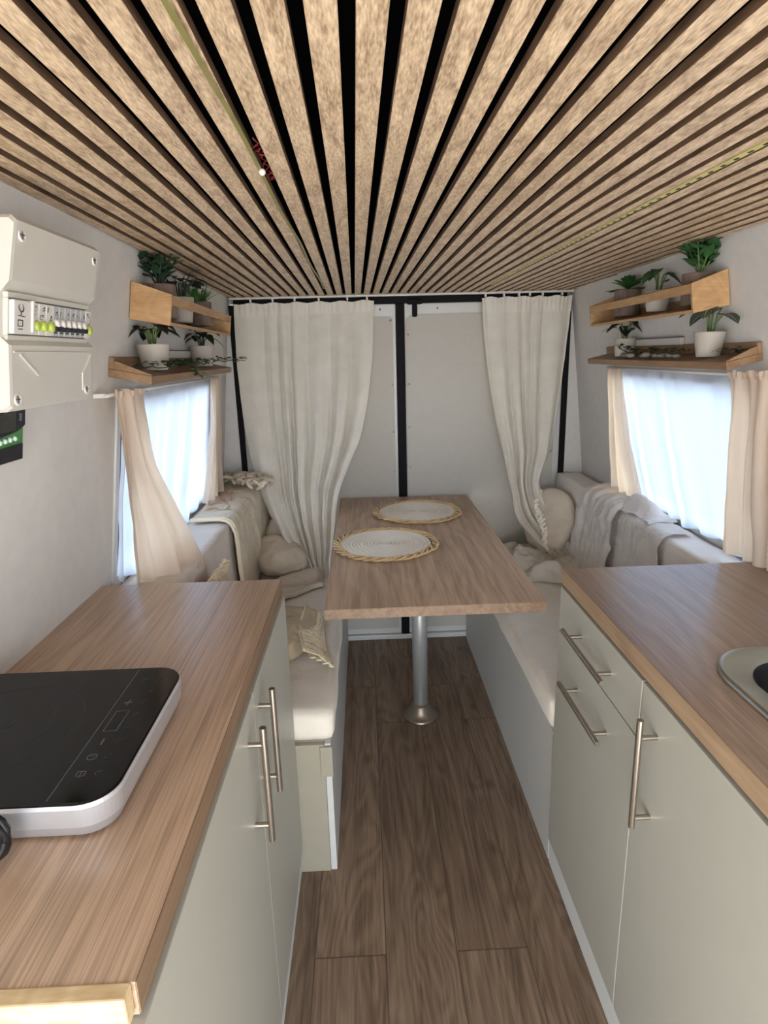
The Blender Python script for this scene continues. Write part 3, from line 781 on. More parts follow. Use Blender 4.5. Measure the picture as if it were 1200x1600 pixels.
# right worktop with sink cut-out
def rrect(x0, x1, y0, y1, r, n=8):
    pts = []
    for cx, cy, a0 in ((x1-r, y1-r, 0), (x0+r, y1-r, PI/2), (x0+r, y0+r, PI), (x1-r, y0+r, 1.5*PI)):
        for k in range(n+1): a = a0+PI/2*k/n; pts.append((cx+r*math.cos(a), cy+r*math.sin(a)))
    return pts
def ring_slab(bm, outer, inner, z0, z1):
    for z in (z0, z1):
        es = []
        for loop in (outer, inner):
            vs = [bm.verts.new((x, y, z)) for x, y in loop]
            es += [bm.edges.new((vs[i], vs[(i+1) % len(vs)])) for i in range(len(vs))]
        bmesh.ops.triangle_fill(bm, use_beauty=True, use_dissolve=False, edges=es)
    bmesh.ops.remove_doubles(bm, verts=bm.verts[:], dist=1e-6)
    look = {}
    for v in bm.verts: look[(round(v.co.x, 5), round(v.co.y, 5), round(v.co.z, 5))] = v
    for loop in (outer, inner):
        for i in range(len(loop)):
            a, b = loop[i], loop[(i+1) % len(loop)]
            g = lambda p, z: look[(round(p[0], 5), round(p[1], 5), round(z, 5))]
            try: bm.faces.new((g(a, z0), g(b, z0), g(b, z1), g(a, z1)))
            except (ValueError, KeyError): pass
rw = thing('worktop', 'oak laminate worktop on the right with the inset steel sink', 'worktop', (.79, .94, WZ-.04), 'oak worktops')
bm = new_bm(); cut = rrect(.635, .99, .55, .965, .09)
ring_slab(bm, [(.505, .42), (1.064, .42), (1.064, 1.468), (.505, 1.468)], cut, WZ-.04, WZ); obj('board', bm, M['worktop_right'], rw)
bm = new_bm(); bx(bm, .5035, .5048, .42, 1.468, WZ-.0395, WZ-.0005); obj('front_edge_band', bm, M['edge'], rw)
sk_ = thing('sink', 'stainless steel sink with rounded rim set in the right worktop', 'sink', (.81, .77, WZ-.1))
bm = new_bm()
loops = [(rrect(.598, 1.03, .50, 1.005, .11, 12), WZ+.0008), (rrect(.599, 1.029, .501, 1.004, .11, 12), WZ+.006), (rrect(.603, 1.025, .505, 1.0, .107, 12), WZ+.0085),
         (rrect(.608, 1.02, .51, .995, .105, 12), WZ+.0075), (rrect(.638, .988, .553, .962, .09, 12), WZ+.006), (rrect(.643, .983, .558, .957, .088, 12), WZ+.001)]
prev = None
for lp, z in loops:
    vs = [bm.verts.new((x, y, z)) for x, y in lp]
    if prev:
        for i in range(len(vs)): j = (i+1) % len(vs); bm.faces.new((prev[i], prev[j], vs[j], vs[i]))
    prev = vs
obj('rim', bm, M['sink_steel'], sk_, True)
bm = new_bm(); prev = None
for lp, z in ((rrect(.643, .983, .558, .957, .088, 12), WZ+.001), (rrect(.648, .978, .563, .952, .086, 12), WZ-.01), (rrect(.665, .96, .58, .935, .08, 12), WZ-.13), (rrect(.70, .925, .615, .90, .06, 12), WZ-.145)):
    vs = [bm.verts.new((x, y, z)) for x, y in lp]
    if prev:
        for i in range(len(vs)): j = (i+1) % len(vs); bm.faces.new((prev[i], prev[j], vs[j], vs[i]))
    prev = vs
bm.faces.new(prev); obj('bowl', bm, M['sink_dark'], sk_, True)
bm = new_bm(); lathe(bm, [(.012, 0), (.012, .002), (.008, .004), (0, .004)], (.755, .983, WZ+.0065), 20); obj('overflow_cap', bm, M['steel'], sk_, True)

# ------------------------------------------------------------------ induction cooktop
ck = thing('induction_cooktop', 'portable induction cooktop with black glass and silver body on the left worktop', 'cooktop', (-.49, .765, WZ))
bm = new_bm(); prev = None
K = lambda d, r: rrect(-.668+d, -.312-d, .605+d, .927-d, r, 10)
for lp, z in ((K(.020, .03), WZ+.003), (K(.010, .036), WZ+.005), (K(.002, .042), WZ+.022), (K(0, .043), WZ+.048), (K(.002, .042), WZ+.0525)):
    vs = [bm.verts.new((x, y, z)) for x, y in lp]
    if prev:
        for i in range(len(vs)): j = (i+1) % len(vs); bm.faces.new((prev[i], prev[j], vs[j], vs[i]))
    else: bm.faces.new(vs[::-1])
    prev = vs
bm.faces.new(prev); obj('body', bm, M['alu'], ck, False)
bm = new_bm(); prev = None
for lp, z in ((K(.002, .042), WZ+.0526), (K(.002, .042), WZ+.0545), (K(.0035, .041), WZ+.056)):
    vs = [bm.verts.new((x, y, z)) for x, y in lp]
    if prev:
        for i in range(len(vs)): j = (i+1) % len(vs); bm.faces.new((prev[i], prev[j], vs[j], vs[i]))
    prev = vs
bm.faces.new(prev); obj('glass_top', bm, M['glass_black'], ck)
GZ = WZ+.0562
def strokes(name, lst, mat, w=.0012):
    bm = new_bm()
    for p in lst:
        pts = [Vector((x, y, GZ)) for x, y in p]
        for a, b in zip(pts, pts[1:]):
            d = (b-a).normalized(); n = Vector((-d.y, d.x, 0))*w/2
            bm.faces.new([bm.verts.new(q) for q in (a+n, a-n, b-n, b+n)])
    return obj(name, bm, mat, ck)
circ = lambda x, y, r, a0=0, a1=2*PI, n=20: [(x+r*math.cos(a0+(a1-a0)*k/n), y+r*math.sin(a0+(a1-a0)*k/n)) for k in range(n+1)]
strokes('panel_line', [[(-.388, .918), (-.388, .612)]], M['mark'], .0012)
px = -.369
strokes('display_frame', [[(-.378, .797), (-.360, .797), (-.360, .748), (-.378, .748), (-.378, .797)]], M['mark'], .0011)
strokes('button_mark', [[(px-.007, .819), (px+.007, .819)], [(px, .812), (px, .826)]], M['mark'], .0022)
strokes('button_mark', [[(px, .731), (px, .717)]], M['mark'], .0024)
strokes('button_mark', [circ(px, .692, .006), [(px-.002, .692), (px+.002, .696)]], M['mark'], .0013)
strokes('button_mark', [[(px-.005, .655), (px+.005, .655), (px+.005, .664), (px-.005, .664), (px-.005, .655)], [(px, .664), (px, .652)]], M['mark'], .0013)
for x, y in ((-.345, .819), (-.346, .788), (-.346, .754), (-.347, .724), (-.348, .692), (-.347, .660), (-.368, .852), (-.344, .851), (-.366, .883), (-.343, .883)):
    strokes('button_mark', [circ(x, y, .0045, .6, 5.2), [(x-.002, y), (x+.003, y+.003)]], M['mark_dim'], .0016)
strokes('maker_mark', [[(-.520+.004*math.sin(k*2.3), .752+.0034*k), (-.516, .7535+.0034*k)] for k in range(12)], M['mark_dim'], .0016)
strokes('zone_ring', [circ(-.53, .766, .11), circ(-.53, .766, .07, -.6, 1.2)], M['mark_dim'], .0006)
for x, y in ((-.61, .66), (-.37, .66), (-.37, .87), (-.61, .87)):
    bm = new_bm(); lathe(bm, [(.012, 0.0003), (.012, .0035)], (x, y, WZ), 16); obj('foot', bm, M['cable'], ck, True)
bm = new_bm()
pts = []
for k in range(64):
    a = k*2*PI/20; rr = .034-.0001*k
    pts.append((-.448+rr*math.cos(a), .574+.012*math.sin(a*.5)+.0015*math.sin(k), WZ+.040+rr*.95*math.sin(a)))
pts = [(-.47, .61, WZ+.03), (-.47, .59, WZ+.035)] + pts + [(-.46, .56, WZ+.008), (-.5, .55, WZ+.0055), (-.56, .56, WZ+.0055)]
tube(bm, pts, .0048, 8); obj('power_cord', bm, M['cable'], ck, True)

# ------------------------------------------------------------------ fuse box on the left wall
FY0, FY1 = .880, 1.150
fb = thing('fuse_box', 'white plastic fuse box with a row of breakers on the left wall', 'fuse box', tuple(wp(-1, 1.015, 1.415)))
F = lambda y, z, o: wp(-1, y, z, o)
bm = new_bm()
prof = [(1.413, .0), (1.413, .088), (1.419, .097), (1.505, .094), (1.516, .082), (1.575, .082), (1.590, .094), (1.664, .100), (1.671, .092), (1.671, .0)]
def ring(y, ins=0):
    cz = 1.542
    return [bm.verts.new(F(y, cz+(z-cz)*(1-ins*1.2), o*(1-ins*.35))) for z, o in prof]
R0 = ring(FY0, .03); R1 = ring(FY0+.006); R2 = ring(FY1-.010); R3 = ring(FY1, .03)
for A, B in ((R0, R1), (R1, R2), (R2, R3)):
    for i in range(len(A)-1): bm.faces.new((A[i], A[i+1], B[i+1], B[i]))
bm.faces.new(R0); bm.faces.new(R3)
obj('housing', bm, M['abs'], fb)
bm = new_bm()        # raised frame round the breaker window
for a, b, c, d in ((FY0+.006, FY1-.012, 1.568, 1.576), (FY0+.006, FY1-.012, 1.512, 1.519), (FY0+.006, FY0+.010, 1.519, 1.568), (FY1-.018, FY1-.012, 1.519, 1.568)):
    hexa(bm, [F(y, z, o) for o in (.080, .088) for y in (a, b) for z in (c, d)], .001, 1)
obj('window_frame', bm, M['abs'], fb)
bm = new_bm(); hexa(bm, [F(y, z, o) for o in (.0805, .0828) for y in (FY0+.010, FY1-.018) for z in (1.519, 1.568)]); obj('din_rail', bm, M['din'], fb)
bm = new_bm()        # lower ribs of the cover
for (ya, za), (yb, zb) in (((.905, 1.492), (.955, 1.462)), ((1.135, 1.492), (1.105, 1.462)), ((1.105, 1.462), (1.107, 1.432))):
    tube(bm, [F(ya, za, .0955), F(yb, zb, .0965)], .0018, 6)
tube(bm, [F(.89, 1.496, .095), F(1.14, 1.496, .095)], .0012, 6)
obj('moulded_ribs', bm, M['abs'], fb)
for y, z in ((.900, 1.648), (1.128, 1.648), (.898, 1.430), (1.122, 1.433)):
    bm = new_bm(); o = .099 if z > 1.6 else .0972
    c0 = F(y, z, o)
    lathe(bm, [(.009, -.003), (.009, .0008), (.0075, .0012), (.0065, -.0006), (0, -.0006)], c0, 20, 'x')
    s = obj('screw', bm, M['abs_white'], fb, True)
    bm = new_bm(); bx(bm, c0.x+.0002, c0.x+.0012, c0.y-.005, c0.y+.005, c0.z-.0008, c0.z+.0008); bx(bm, c0.x+.0002, c0.x+.0012, c0.y-.0008, c0.y+.0008, c0.z-.005, c0.z+.005)
    obj('slot', bm, M['din'], s)
def scribble(parent, y, z, w, h, seed, o, n=7, th=.0011):
    bm = new_bm(); r = random.Random(seed); p = (r.uniform(0, w), r.uniform(0, h))
    for k in range(n):
        q = (min(w, max(0, p[0]+r.uniform(-w*.8, w*.8))), h*(k+1)/n)
        a, b = F(y+p[0], z+h-p[1], o), F(y+q[0], z+h-q[1], o); d = (b-a)
        if d.length < 1e-5: continue
        nn = d.normalized().cross(Vector((1, 0, .2)).normalized())*th/2
        bm.faces.new([bm.verts.new(v) for v in (a+nn, a-nn, b-nn, b+nn)]); p = q
    return obj('handwriting', bm, M['ink'], parent)
y = FY0+.011; kinds = ['module']+['rcbo']*3+['mcb']*6+['rcbo']
wid = {'module': .052, 'rcbo': .0215, 'mcb': .0190}
for k, kd in enumerate(kinds):
    w = wid[kd]; y1 = y+w-.0008
    bm = new_bm()
    hexa(bm, [F(a, z, o) for o in (.083, .0905 if kd != 'module' else .094) for a in (y, y1) for z in (1.5205, 1.566)], .0012, 1)
    b = obj('circuit_breaker', bm, M['breaker_grey'] if kd == 'mcb' else M['abs_white'], fb)
    if kd == 'module':
        bm = new_bm(); o = .0943
        c0 = F(y+.018, 1.556, o); tube(bm, [c0+Vector((0, .006*math.cos(a*PI/8), .006*math.sin(a*PI/8))) for a in range(16)], .0007, 5, True)
        for q in ((0, -.008), (0, -.010)): pass
        tube(bm, [F(y+.018, 1.550, o), F(y+.018, 1.546, o)], .0007, 5); tube(bm, [F(y+.010, 1.545, o), F(y+.028, 1.544, o)], .0006, 5)
        rr = [F(y+.010, 1.539, o), F(y+.022, 1.539, o), F(y+.022, 1.531, o), F(y+.010, 1.531, o)]
        tube(bm, rr, .0007, 5, True); tube(bm, [F(y+.011, 1.527, o), F(y+.022, 1.527, o)], .0006, 5)
        obj('printed_symbol', bm, M['ink'], b)
        bm = new_bm(); hexa(bm, [F(a, z, o) for o in (.084, .0965) for a in (y1-.006, y1) for z in (1.523, 1.567)], .001, 1); obj('side_cover', bm, M['abs_white'], b)
    elif kd == 'rcbo':
        bm = new_bm(); lathe(bm, [(.0075, -.004), (.0075, .004), (.005, .0055), (0, .0055)], F(y+w/2, 1.5335, .0915), 16, 'x'); obj('toggle', bm, M['green_toggle'], b, True)
        scribble(b, y+.003, 1.554, w-.007, .009, k*5+1, .0909, 6); scribble(b, y+.003, 1.5425, w-.007, .009, k*5+2, .0909, 6)
    else:
        bm = new_bm(); lathe(bm, [(.0068, -.003), (.0068, .003), (.005, .0062), (0, .0062)], F(y+w/2-.001, 1.540, .0905), 14, 'x'); obj('dial', bm, M['abs_white'], b, True)
        bm = new_bm(); hexa(bm, [F(a, z, o) for o in (.0905, .0965) for a in (y, y1+.0007) for z in (1.5275, 1.5345)], .001, 1); obj('toggle', bm, M['ink'], b)
        scribble(b, y+.004, 1.551, w-.009, .008, k*5+3, .0909, 5)
        bm = new_bm(); hexa(bm, [F(a, z, o) for o in (.0905, .0910) for a in (y+.004, y1-.004) for z in (1.5245, 1.5265)]); obj('rating_mark', bm, M['ink'], b)
    y += w

# charge controller below it
cc = thing('charge_controller', 'green and black solar charge controller on the left wall below the fuse box', 'charge controller', tuple(wp(-1, .98, 1.31)))
G = F
bm = new_bm(); hexa(bm, [G(a, z, o) for o in (.0, .028) for a in (.88, 1.044) for z in (1.322, 1.412)], .003); obj('case', bm, M['ctrl_green'], cc)
bm = new_bm()
top = [(1.042, 1.410), (.885, 1.410), (.885, 1.366), (.97, 1.366), (1.02, 1.372), (1.042, 1.380)]
def plate(bm, pts, o0, o1):
    a = [bm.verts.new(G(y, z, o1)) for y, z in pts]; b = [bm.verts.new(G(y, z, o0)) for y, z in pts]
    bm.faces.new(a); bm.faces.new(b[::-1])
    for i in range(len(pts)): j = (i+1) % len(pts); bm.faces.new((a[i], a[j], b[j], b[i]))
plate(bm, top, .0282, .0312); obj('display_plate', bm, M['ctrl_black'], cc)
bm = new_bm(); plate(bm, [(1.012, 1.404), (.90, 1.404), (.90, 1.373), (1.012, 1.374)], .0313, .0320); obj('screen', bm, M['lcd'], cc)
bm = new_bm(); plate(bm, [(1.036, 1.350), (.885, 1.345), (.885, 1.324), (1.036, 1.324)], .0282, .0312); obj('lower_plate', bm, M['ctrl_black'], cc)
bm = new_bm()
for a, b in (((1.022, 1.400), (1.030, 1.400)), ((1.022, 1.390), (1.030, 1.390)), ((1.029, 1.401), (1.029, 1.388)), ((1.0255, 1.4), (1.0255, 1.389))): tube(bm, [G(*a, .0316), G(*b, .0316)], .0007, 5)
obj('icon', bm, M['mark'], cc)
for k, yy in enumerate((1.014, 1.000, .986, .972)):
    bm = new_bm(); lathe(bm, [(.0045, -.001), (.0045, .002), (.003, .004), (0, .0045)], G(yy, 1.3605-.0006*k, .0285), 14, 'x'); obj('indicator', bm, M['led'], cc, True)

# ------------------------------------------------------------------ shelves
def sbox(bm, side, y0, y1, zw, zf, dep, o0, o1, bev=.001):
    """board running out from the leaning wall: (low, high) heights at the wall and at the front"""
    def q(y, c, o):
        f = o/dep; z = zw[c]+(zf[c]-zw[c])*f; return wp(side, y, z, o)
    hexa(bm, [q(y, c, o) for o in (o0, o1) for y in (y0, y1) for c in (0, 1)], bev)
def planter_shelf(side, y0, y1, dep, label):
    t = thing('planter_shelf', label, 'shelf', tuple(wp(side, (y0+y1)/2, 1.575)), 'upper planter shelves')
    th = .010; W, Fr = (1.581, 1.671), (1.562, 1.636)
    for a in (y0, y1-th):
        bm = new_bm(); sbox(bm, side, a, a+th, W, Fr, dep, .002, dep); obj('end_board', bm, M['bamboo'], t)
    bm = new_bm(); sbox(bm, side, y0+th, y1-th, (1.581, 1.590), (1.562, 1.571), dep, .002, dep); obj('base_board', bm, M['bamboo'], t)
    bm = new_bm(); sbox(bm, side, y0+th, y1-th, (1.64, 1.67), (1.611, 1.635), dep, dep-.012, dep); obj('front_rail', bm, M['bamboo'], t)
    bm = new_bm(); sbox(bm, side, y0+th, y1-th, (1.5905, 1.612), (1.5715, 1.60), dep, .002, .006); obj('back_board', bm, M['bamboo_dark'], t)
    return t
planter_shelf(-1, 1.60, 2.46, .104, 'bamboo planter shelf high on the left wall beneath the ceiling')
planter_shelf(1, 1.62, 2.43, .100, 'bamboo planter shelf high on the right wall beneath the ceiling')
def ledge(side, y0, y1, zb, dep, label):
    t = thing('corner_shelf', label, 'shelf', tuple(wp(side, (y0+y1)/2, zb)), 'lower shelves over the windows')
    bm = new_bm(); sbox(bm, side, y0, y1, (zb+.021, zb+.039), (zb, zb+.019), dep, .001, dep); obj('board', bm, M['bamboo_dark'], t)
    bm = new_bm(); sbox(bm, side, y0, y1, (zb+.0392, zb+.066), (zb+.02, zb+.046), dep, .001, .012); obj('back_rail', bm, M['bamboo_dark'], t)
    bm = new_bm(); sbox(bm, side, y0, y0+.009, (zb+.0395, zb+.062), (zb+.0195, zb+.022), dep, .0125, dep); obj('end_lip', bm, M['bamboo_dark'], t)
    return t
ledge(-1, 1.475, 2.53, 1.424, .103, 'brown wooden ledge over the left window holding pots and ivy')
ledge(1, 1.49, 2.52, 1.420, .092, 'brown wooden ledge over the right window holding pots and pebbles')
for side, a, b, lab in ((-1, 1.93, 2.21, 'slim white light bar behind the pots on the left ledge'), (1, 1.88, 2.24, 'slim white light bar behind the pots on the right ledge')):
    t = thing('light_bar', lab, 'light', tuple(wp(side, (a+b)/2, 1.485)), 'light bars over the ledges')
    bm = new_bm(); wbox(bm, side, a, b, 1.484, 1.506, .0, .014, .002); obj('housing', bm, M['abs_white'], t)
    bm = new_bm(); wbox(bm, side, a, b, 1.5065, 1.5085, .0, .015); obj('top_trim', bm, M['din'], t)

# ------------------------------------------------------------------ plants
def leaf(bm, base, d, L, W, up=Vector((0, 0, 1)), droop=.3, fold=.15, n=5, tip=1.0, uvl=None):
    d = Vector(d).normalized(); s = d.cross(up)
    if s.length < 1e-3: s = d.orthogonal()
    s.normalize(); nrm = s.cross(d).normalized()
    rows = []
    for k in range(n+1):
        t = k/n
        w = W*.5*(math.sin(PI*min(1, t**.75*1.0))**.8 if 0 < t < 1 else (0.03))
        p = Vector(base) + d*L*t - Vector((0, 0, 1))*droop*L*t*t
        rows.append((p-s*w+nrm*fold*w, p, p+s*w+nrm*fold*w, t))
    V = [[bm.verts.new(q) for q in r[:3]] for r in rows]
    for k in range(n):
        for c in range(2):
            f = bm.faces.new((V[k][c], V[k][c+1], V[k+1][c+1], V[k+1][c]))
            if uvl is not None:
                us = (.5*c, .5*c+.5, .5*c+.5, .5*c); vs = (rows[k][3], rows[k][3], rows[k+1][3], rows[k+1][3])
                for lo, uu, vv in zip(f.loops, us, vs): lo[uvl].uv = (uu, vv)

def pot(t, loc, r0, r1, h, mat, square=False):
    x, y, z = loc; bm = new_bm()
    lathe(bm, [(r0*.96, .0005), (r0, .004), (r1, h-.003), (r1*.99, h), (r1*.92, h), (r1*.90, h-.008), (r1*.88, h-.012)], loc, 32); obj('pot', bm, mat, t, True)
    bm = new_bm(); lathe(bm, [(r1*.885, h-.014), (r1*.6, h-.010), (0.0005, h-.008)], loc, 24); obj('soil', bm, M['soil'], t, True)

def plant(kind, loc, label, group, r0, r1, h, pmat, size, lm, seed, sm='stem', lean=0):
    t = thing('potted_plant', label, 'plant', loc, group)
    pot(t, loc, r0, r1, h, pmat); r = random.Random(seed)
    top = Vector(loc)+Vector((0, 0, h-.010)); lb = new_bm(); sb = new_bm(); uvl = lb.loops.layers.uv.new('UVMap')
    if kind == 'jade':
        for k in range(9):
            a = 2*PI*k/8+r.uniform(-.3, .3); tilt = .55+.5*r.random() if k < 8 else .05
            H = size*(r.uniform(.5, .85) if k < 8 else 1.0); pts = []
            for q in range(6):
                tt = q/5; pts.append(top+Vector((math.cos(a)*tilt*.6*H*tt, math.sin(a)*tilt*H*tt+lean*tt*H, H*tt)))
            tube(sb, pts, [.003-.0016*q/5 for q in range(6)], 6)
            for q in range(2, 6):
                for m in range(2 if q < 5 else 5):
                    aa = (q % 2)*PI/2 + m*(PI if q < 5 else PI*.4) + r.uniform(-.4, .4)
                    leaf(lb, pts[q], (math.cos(aa), math.sin(aa), r.uniform(.3, 1.1)), size*r.uniform(.36, .5), size*r.uniform(.17, .23), droop=.1, fold=.25, uvl=uvl)
    elif kind == 'rosette':
        for ringn, (n, el, L) in enumerate(((9, .25, 1.0), (8, .65, .85), (6, 1.1, .6), (4, 1.9, .4))):
            for k in range(n):
                a = 2*PI*k/n+ringn*.4+r.uniform(-.15, .15)
                leaf(lb, top+Vector((0, 0, size*.12*ringn)), (math.cos(a), math.sin(a), el), size*L*r.uniform(.8, 1.05), size*.34, droop=.15, fold=.3, uvl=uvl)
        tube(sb, [top, top+Vector((0, 0, size*.4))], .004, 6)
    elif kind == 'bushy':
        for k in range(26):
            a = r.uniform(0, 2*PI); rad = size*r.uniform(.1, .75); H = size*r.uniform(.55, 1.05)
            e = top+Vector((math.cos(a)*rad, math.sin(a)*rad, H))
            tube(sb, [top+Vector((math.cos(a)*.008, math.sin(a)*.008, 0)), top.lerp(e, .5)+Vector((0, 0, .006)), e], .0014, 5)
            leaf(lb, e, (math.cos(a), math.sin(a), r.uniform(-.2, .5)), size*r.uniform(.4, .55), size*r.uniform(.34, .44), droop=.35, fold=.1, uvl=uvl)
    elif kind == 'grass':
        for k in range(95):
            a = r.uniform(0, 2*PI); el = r.uniform(.5, 2.6)
            leaf(lb, top+Vector((r.uniform(-.018, .018), r.uniform(-.03, .03), 0)), (math.cos(a), math.sin(a), el), size*r.uniform(.7, 1.25), .006, droop=r.uniform(.02, .4), fold=.4, uvl=uvl)
        tube(sb, [top, top+Vector((0, 0, size*.3))], .003, 6)
    elif kind in ('broad', 'calathea'):
        n = 9 if kind == 'broad' else 9
        for k in range(n):
            a = 2*PI*k/n+r.uniform(-.3, .3); H = size*r.uniform(.55, 1.0); rad = size*r.uniform(.15, .4)
            e = top+Vector((math.cos(a)*rad, math.sin(a)*rad, H))
            tube(sb, [top+Vector((math.cos(a)*.006, math.sin(a)*.006, 0)), top.lerp(e, .6)+Vector((0, 0, H*.12)), e], .0018, 6)
            leaf(lb, e, (math.cos(a), math.sin(a), r.uniform(.0, .3)), size*r.uniform(.7, .95), size*r.uniform(.5, .66), droop=r.uniform(.35, .8), fold=.12, n=7, uvl=uvl)
    obj('leaves', lb, M[lm], t, False); obj('stems', sb, M[sm], t, True)
    return t
def on(side, y, z, o): p = wp(side, y, z, o); return (p.x, p.y, p.z)
ul, ll = 'plants on the upper shelves', 'plants on the lower ledges'
PZ = 1.5855; QZ = 1.4535; QR = 1.4495
plant('jade', on(-1, 1.705, PZ, .054), 'dark broad-leaved succulent in a brown pot nearest the camera on the upper left shelf', ul, .040, .043, .085, M['pot_brown'], .098, 'leaf_dark', 11, 'stem_dark')
plant('bushy', on(-1, 1.92, PZ, .052), 'dark bushy round-leaved plant in a white pot, middle of the upper left shelf', ul, .032, .042, .072, M['pot_white'], .078, 'leaf_black', 12, 'stem_dark')
plant('grass', on(-1, 2.16, PZ, .053), 'spiky grass-like plant in a brown pot on the upper left shelf', ul, .042, .044, .078, M['pot_brown'], .082, 'leaf_fresh', 13)
plant('broad', on(-1, 1.655, QZ, .058), 'drooping pointed-leaf plant in the larger white pot on the left ledge', ll, .032, .042, .066, M['pot_white'], .068, 'leaf_black', 14)
plant('broad', on(-1, 2.225, QZ, .056), 'small dark-leaved plant in the smaller white pot on the left ledge', ll, .034, .042, .070, M['pot_white'], .068, 'leaf_black', 15, 'stem_dark')
plant('rosette', on(1, 2.19, PZ, .052), 'rosette succulent in a brown pot at the rear end of the upper right shelf', ul, .042, .044, .088, M['pot_brown'], .092, 'leaf_mid', 16)
plant('broad', on(1, 1.95, PZ, .050), 'small leafy plant in a white pot, middle of the upper right shelf', ul, .030, .040, .062, M['pot_white'], .070, 'leaf_mid', 17)
plant('jade', on(1, 1.70, PZ, .050), 'tall green jade-like succulent in a brown pot on the upper right shelf', ul, .040, .043, .082, M['pot_brown'], .110, 'leaf_mid', 18, 'stem', .05)
plant('broad', on(1, 2.24, QR, .050), 'small dark plant in a white pot at the rear end of the right ledge', ll, .032, .038, .062, M['pot_white'], .068, 'leaf_black', 19)
plant('calathea', on(1, 1.66, QR, .048), 'pale-veined dark leaf plant in a white pot on the right ledge', ll, .030, .040, .066, M['pot_white'], .082, 'leaf_vein', 20)

def vine(side, z, segs, label, seed):
    t = thing('ivy_vine', label, 'vine', tuple(wp(side, segs[0][0], z, segs[0][1])), 'ivy garlands on the ledges')
    r = random.Random(seed); sb = new_bm(); lb = new_bm(); uvl = lb.loops.layers.uv.new('UVMap'); P = []
    for (a, oa, za), (b, ob, zb) in zip(segs, segs[1:]):
        n = max(2, int(abs(b-a)/.02)+2)
        for k in range(n): f = k/n; P.append(wp(side, a+(b-a)*f, z, oa+(ob-oa)*f) + Vector((0, 0, za+(zb-za)*f+r.uniform(0, .008))))
    tube(sb, P, .0016, 5)
    for p in P:
        for _ in range(3):
            a = r.uniform(0, 2*PI)
            leaf(lb, p+Vector((r.uniform(-.012, .012), r.uniform(-.012, .012), r.uniform(.002, .012))), (math.cos(a), math.sin(a), r.uniform(.0, .8)), r.uniform(.016, .028), r.uniform(.012, .018), droop=.3, n=3, uvl=uvl)
    obj('stem', sb, M['stem_dark'], t, True); obj('leaves', lb, M['leaf_dark'] if seed % 2 else M['leaf_mid'], t)
vine(-1, QZ, [(1.52, .05, .006), (1.60, .105, .006), (1.78, .085, .006), (1.95, .06, .006), (2.13, .095, .006), (2.33, .06, .008), (2.45, .10, .012), (2.58, .16, .01)], 'dark trailing ivy lying along the left ledge around the pots', 31)
vine(-1, QZ, [(1.80, .08, .008), (1.84, .112, .005), (1.88, .118, -.025), (1.93, .122, -.040)], 'short ivy sprig hanging over the front edge of the left ledge', 32)
vine(1, QR, [(1.78, .06, .006), (1.90, .075, .006), (2.02, .05, .008), (2.14, .085, .010), (2.20, .09, .03)], 'dark ivy trailing along the right ledge between the pots', 33)
vine(1, QR, [(1.52, .03, .006), (1.57, .035, .006), (1.60, .06, .006)], 'short dark ivy sprig at the near end of the right ledge', 35)
r = random.Random(9)
for k in range(9):
    y = 1.80+.05*k+r.uniform(-.01, .01); o = .072+r.uniform(-.012, .012); rr = r.uniform(.010, .017)
    bm = new_bm(); bmesh.ops.create_icosphere(bm, subdivisions=2, radius=rr, matrix=Matrix.Translation(wp(1, y, QR-.004, o)+Vector((0, 0, rr*.62))) @ Matrix.Diagonal((1, 1.3, .62, 1)))
    for v in bm.verts: v.co += noise.noise_vector(v.co*60)*.0015
    tag(obj('pebble', bm, M['pebble'], None, True, wp(1, y, QR-.004, o)), 'grey rounded pebble among the ivy on the right ledge', 'pebble', 'pebbles on the right ledge')

# ------------------------------------------------------------------ loose led strips on the ceiling
ls = thing('led_strip', 'olive led tape hanging loose in a ceiling groove left of centre', 'light strip', (-.137, 1.2, ZC))
bm = new_bm(); r = random.Random(2); L = []; Rr = []
for k in range(90):
    y = -.3+2.9*k/89; x = -.1375-.0035*(y-.5)+.0015*math.sin(y*9); z = ZC-.0025-.003*abs(math.sin(y*4))
    L.append(bm.verts.new((x-.0028, y, z))); Rr.append(bm.verts.new((x+.0022, y, z+.0015)))
for k in range(89): bm.faces.new((L[k], Rr[k], Rr[k+1], L[k+1]))
obj('tape', bm, M['olive'], ls)
bm = new_bm()
for k in range(7):
    y = .87+.025*k
    tube(bm, [(-.131+.006*math.sin(q*1.7+k), y+.008*q, ZC+.006-.006*math.sin(q*.8+k)) for q in range(6)], .001, 5)
obj('wire', bm, M['red'], ls, True)
bm = new_bm(); bmesh.ops.create_icosphere(bm, subdivisions=2, radius=.005, matrix=Matrix.Translation((-.136, .975, ZC-.006))); obj('glue_blob', bm, M['glue'], ls, True)
lt = thing('led_strip', 'pale yellow led tape with dark dots along the right of the ceiling', 'light strip', (.545, 1.4, ZC))
bm = new_bm(); hexa(bm, [(x - .0125*(y-.9), y, z) for x in (.551, .560) for y in (.35, 2.6) for z in (ZC-.0030, ZC-.0006)]); obj('tape', bm, M['yellow'], lt)
bm = new_bm(); k = 0; y = .5
while y < 2.2:
    x = .5555-.0125*(y-.9); hexa(bm, [(x+dx, y+dy, z) for dx in (-.0022, .0022) for dy in (-.005, .005) for z in (ZC-.0036, ZC-.0029)]); y += .033
obj('diode_dots', bm, M['ink'], lt)

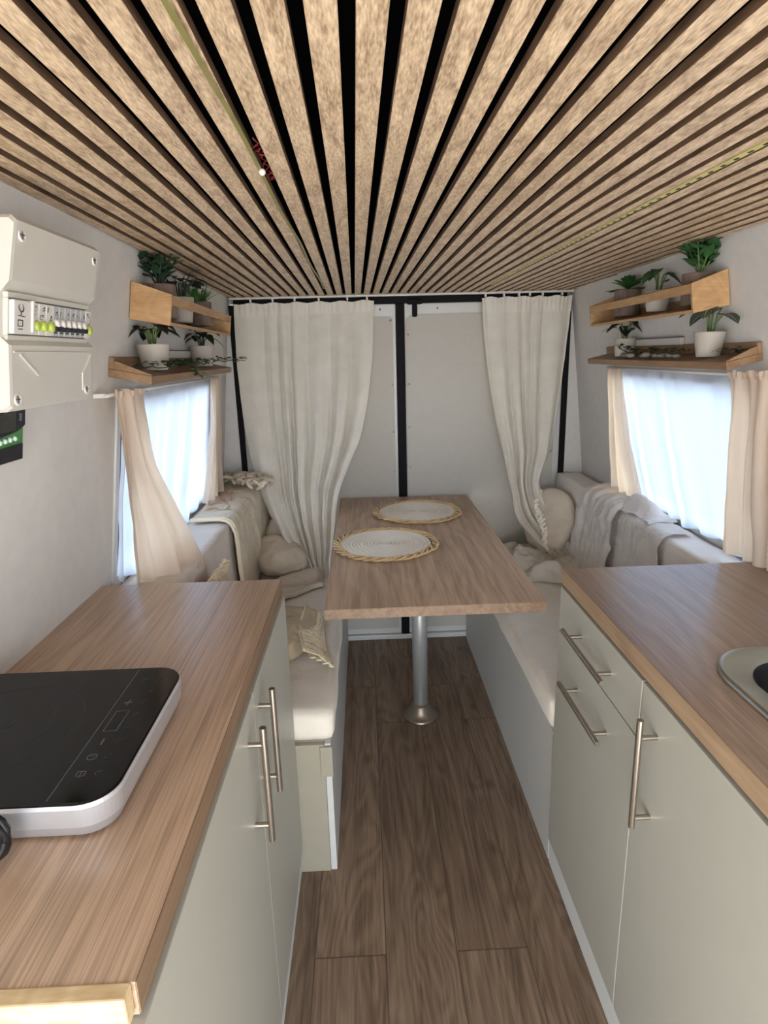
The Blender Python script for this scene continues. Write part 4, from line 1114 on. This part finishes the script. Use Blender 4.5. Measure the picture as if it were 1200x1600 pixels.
# ------------------------------------------------------------------ light, world, camera
w = bpy.data.worlds.new('sky'); S.world = w; w.use_nodes = True
nt = w.node_tree; nt.nodes.clear()
out = nt.nodes.new('ShaderNodeOutputWorld'); bg = nt.nodes.new('ShaderNodeBackground')
tc = nt.nodes.new('ShaderNodeTexCoord'); sp = nt.nodes.new('ShaderNodeSeparateXYZ'); nt.links.new(tc.outputs['Generated'], sp.inputs[0])
col = ramp(nt, mth(nt, 'ADD', mth(nt, 'MULTIPLY', sp.outputs['Z'], .5), .5),
           [(.30, (.60, .60, .60)), (.47, (.95, .97, 1.0)), (.56, (.74, .85, 1.0)), (.75, (.66, .79, 1.0))])
nt.links.new(col, bg.inputs['Color']); bg.inputs['Strength'].default_value = 7.2
nt.links.new(bg.outputs[0], out.inputs[0])

def area(name, loc, target, sx, sy, power, color):
    l = bpy.data.lights.new(name, 'AREA'); l.shape = 'RECTANGLE'; l.size = sx; l.size_y = sy; l.energy = power; l.color = color
    o = bpy.data.objects.new(name, l); C.objects.link(o); o.location = loc
    o.rotation_euler = (Vector(target)-Vector(loc)).to_track_quat('-Z', 'Y').to_euler(); return o
# daylight through the open side door and cab behind the camera
area('doorway_light', (-.40, -.95, 1.15), (.7, 1.9, 1.0), 1.1, 1.3, 12, (1.0, .98, .95))
area('ground_bounce_light', (.0, -.60, .35), (.25, .75, 1.8), 1.0, .8, 13, (1.0, .95, .86))
sun = bpy.data.lights.new('sun', 'SUN'); sun.energy = 16; sun.angle = math.radians(1.5); sun.color = (1, .94, .84)
so = bpy.data.objects.new('sun', sun); C.objects.link(so)
so.rotation_euler = Vector((-.44, .10, -1.0)).to_track_quat('-Z', 'Y').to_euler()

cam = bpy.data.cameras.new('camera'); co = bpy.data.objects.new('camera', cam); C.objects.link(co)
pt, yw, rl = (math.radians(a) for a in (14.681, 1.6133, 1.5054))
fwd = Vector((math.sin(yw)*math.cos(pt), math.cos(yw)*math.cos(pt), -math.sin(pt)))
rgt = Vector((math.cos(yw), -math.sin(yw), 0)); dwn = fwd.cross(rgt)
r2 = rgt*math.cos(rl)+dwn*math.sin(rl); d2 = dwn*math.cos(rl)-rgt*math.sin(rl)
mw = Matrix((( r2.x, -d2.x, -fwd.x, 0), (r2.y, -d2.y, -fwd.y, 0), (r2.z, -d2.z, -fwd.z, 1.48), (0, 0, 0, 1)))
co.matrix_world = mw
cam.sensor_fit = 'HORIZONTAL'; cam.sensor_width = 36; cam.lens = 36*942.25/1200; cam.clip_start = .02
S.camera = co
S.view_settings.view_transform = 'Standard'
S.view_settings.look = 'None'
S.view_settings.exposure = 0
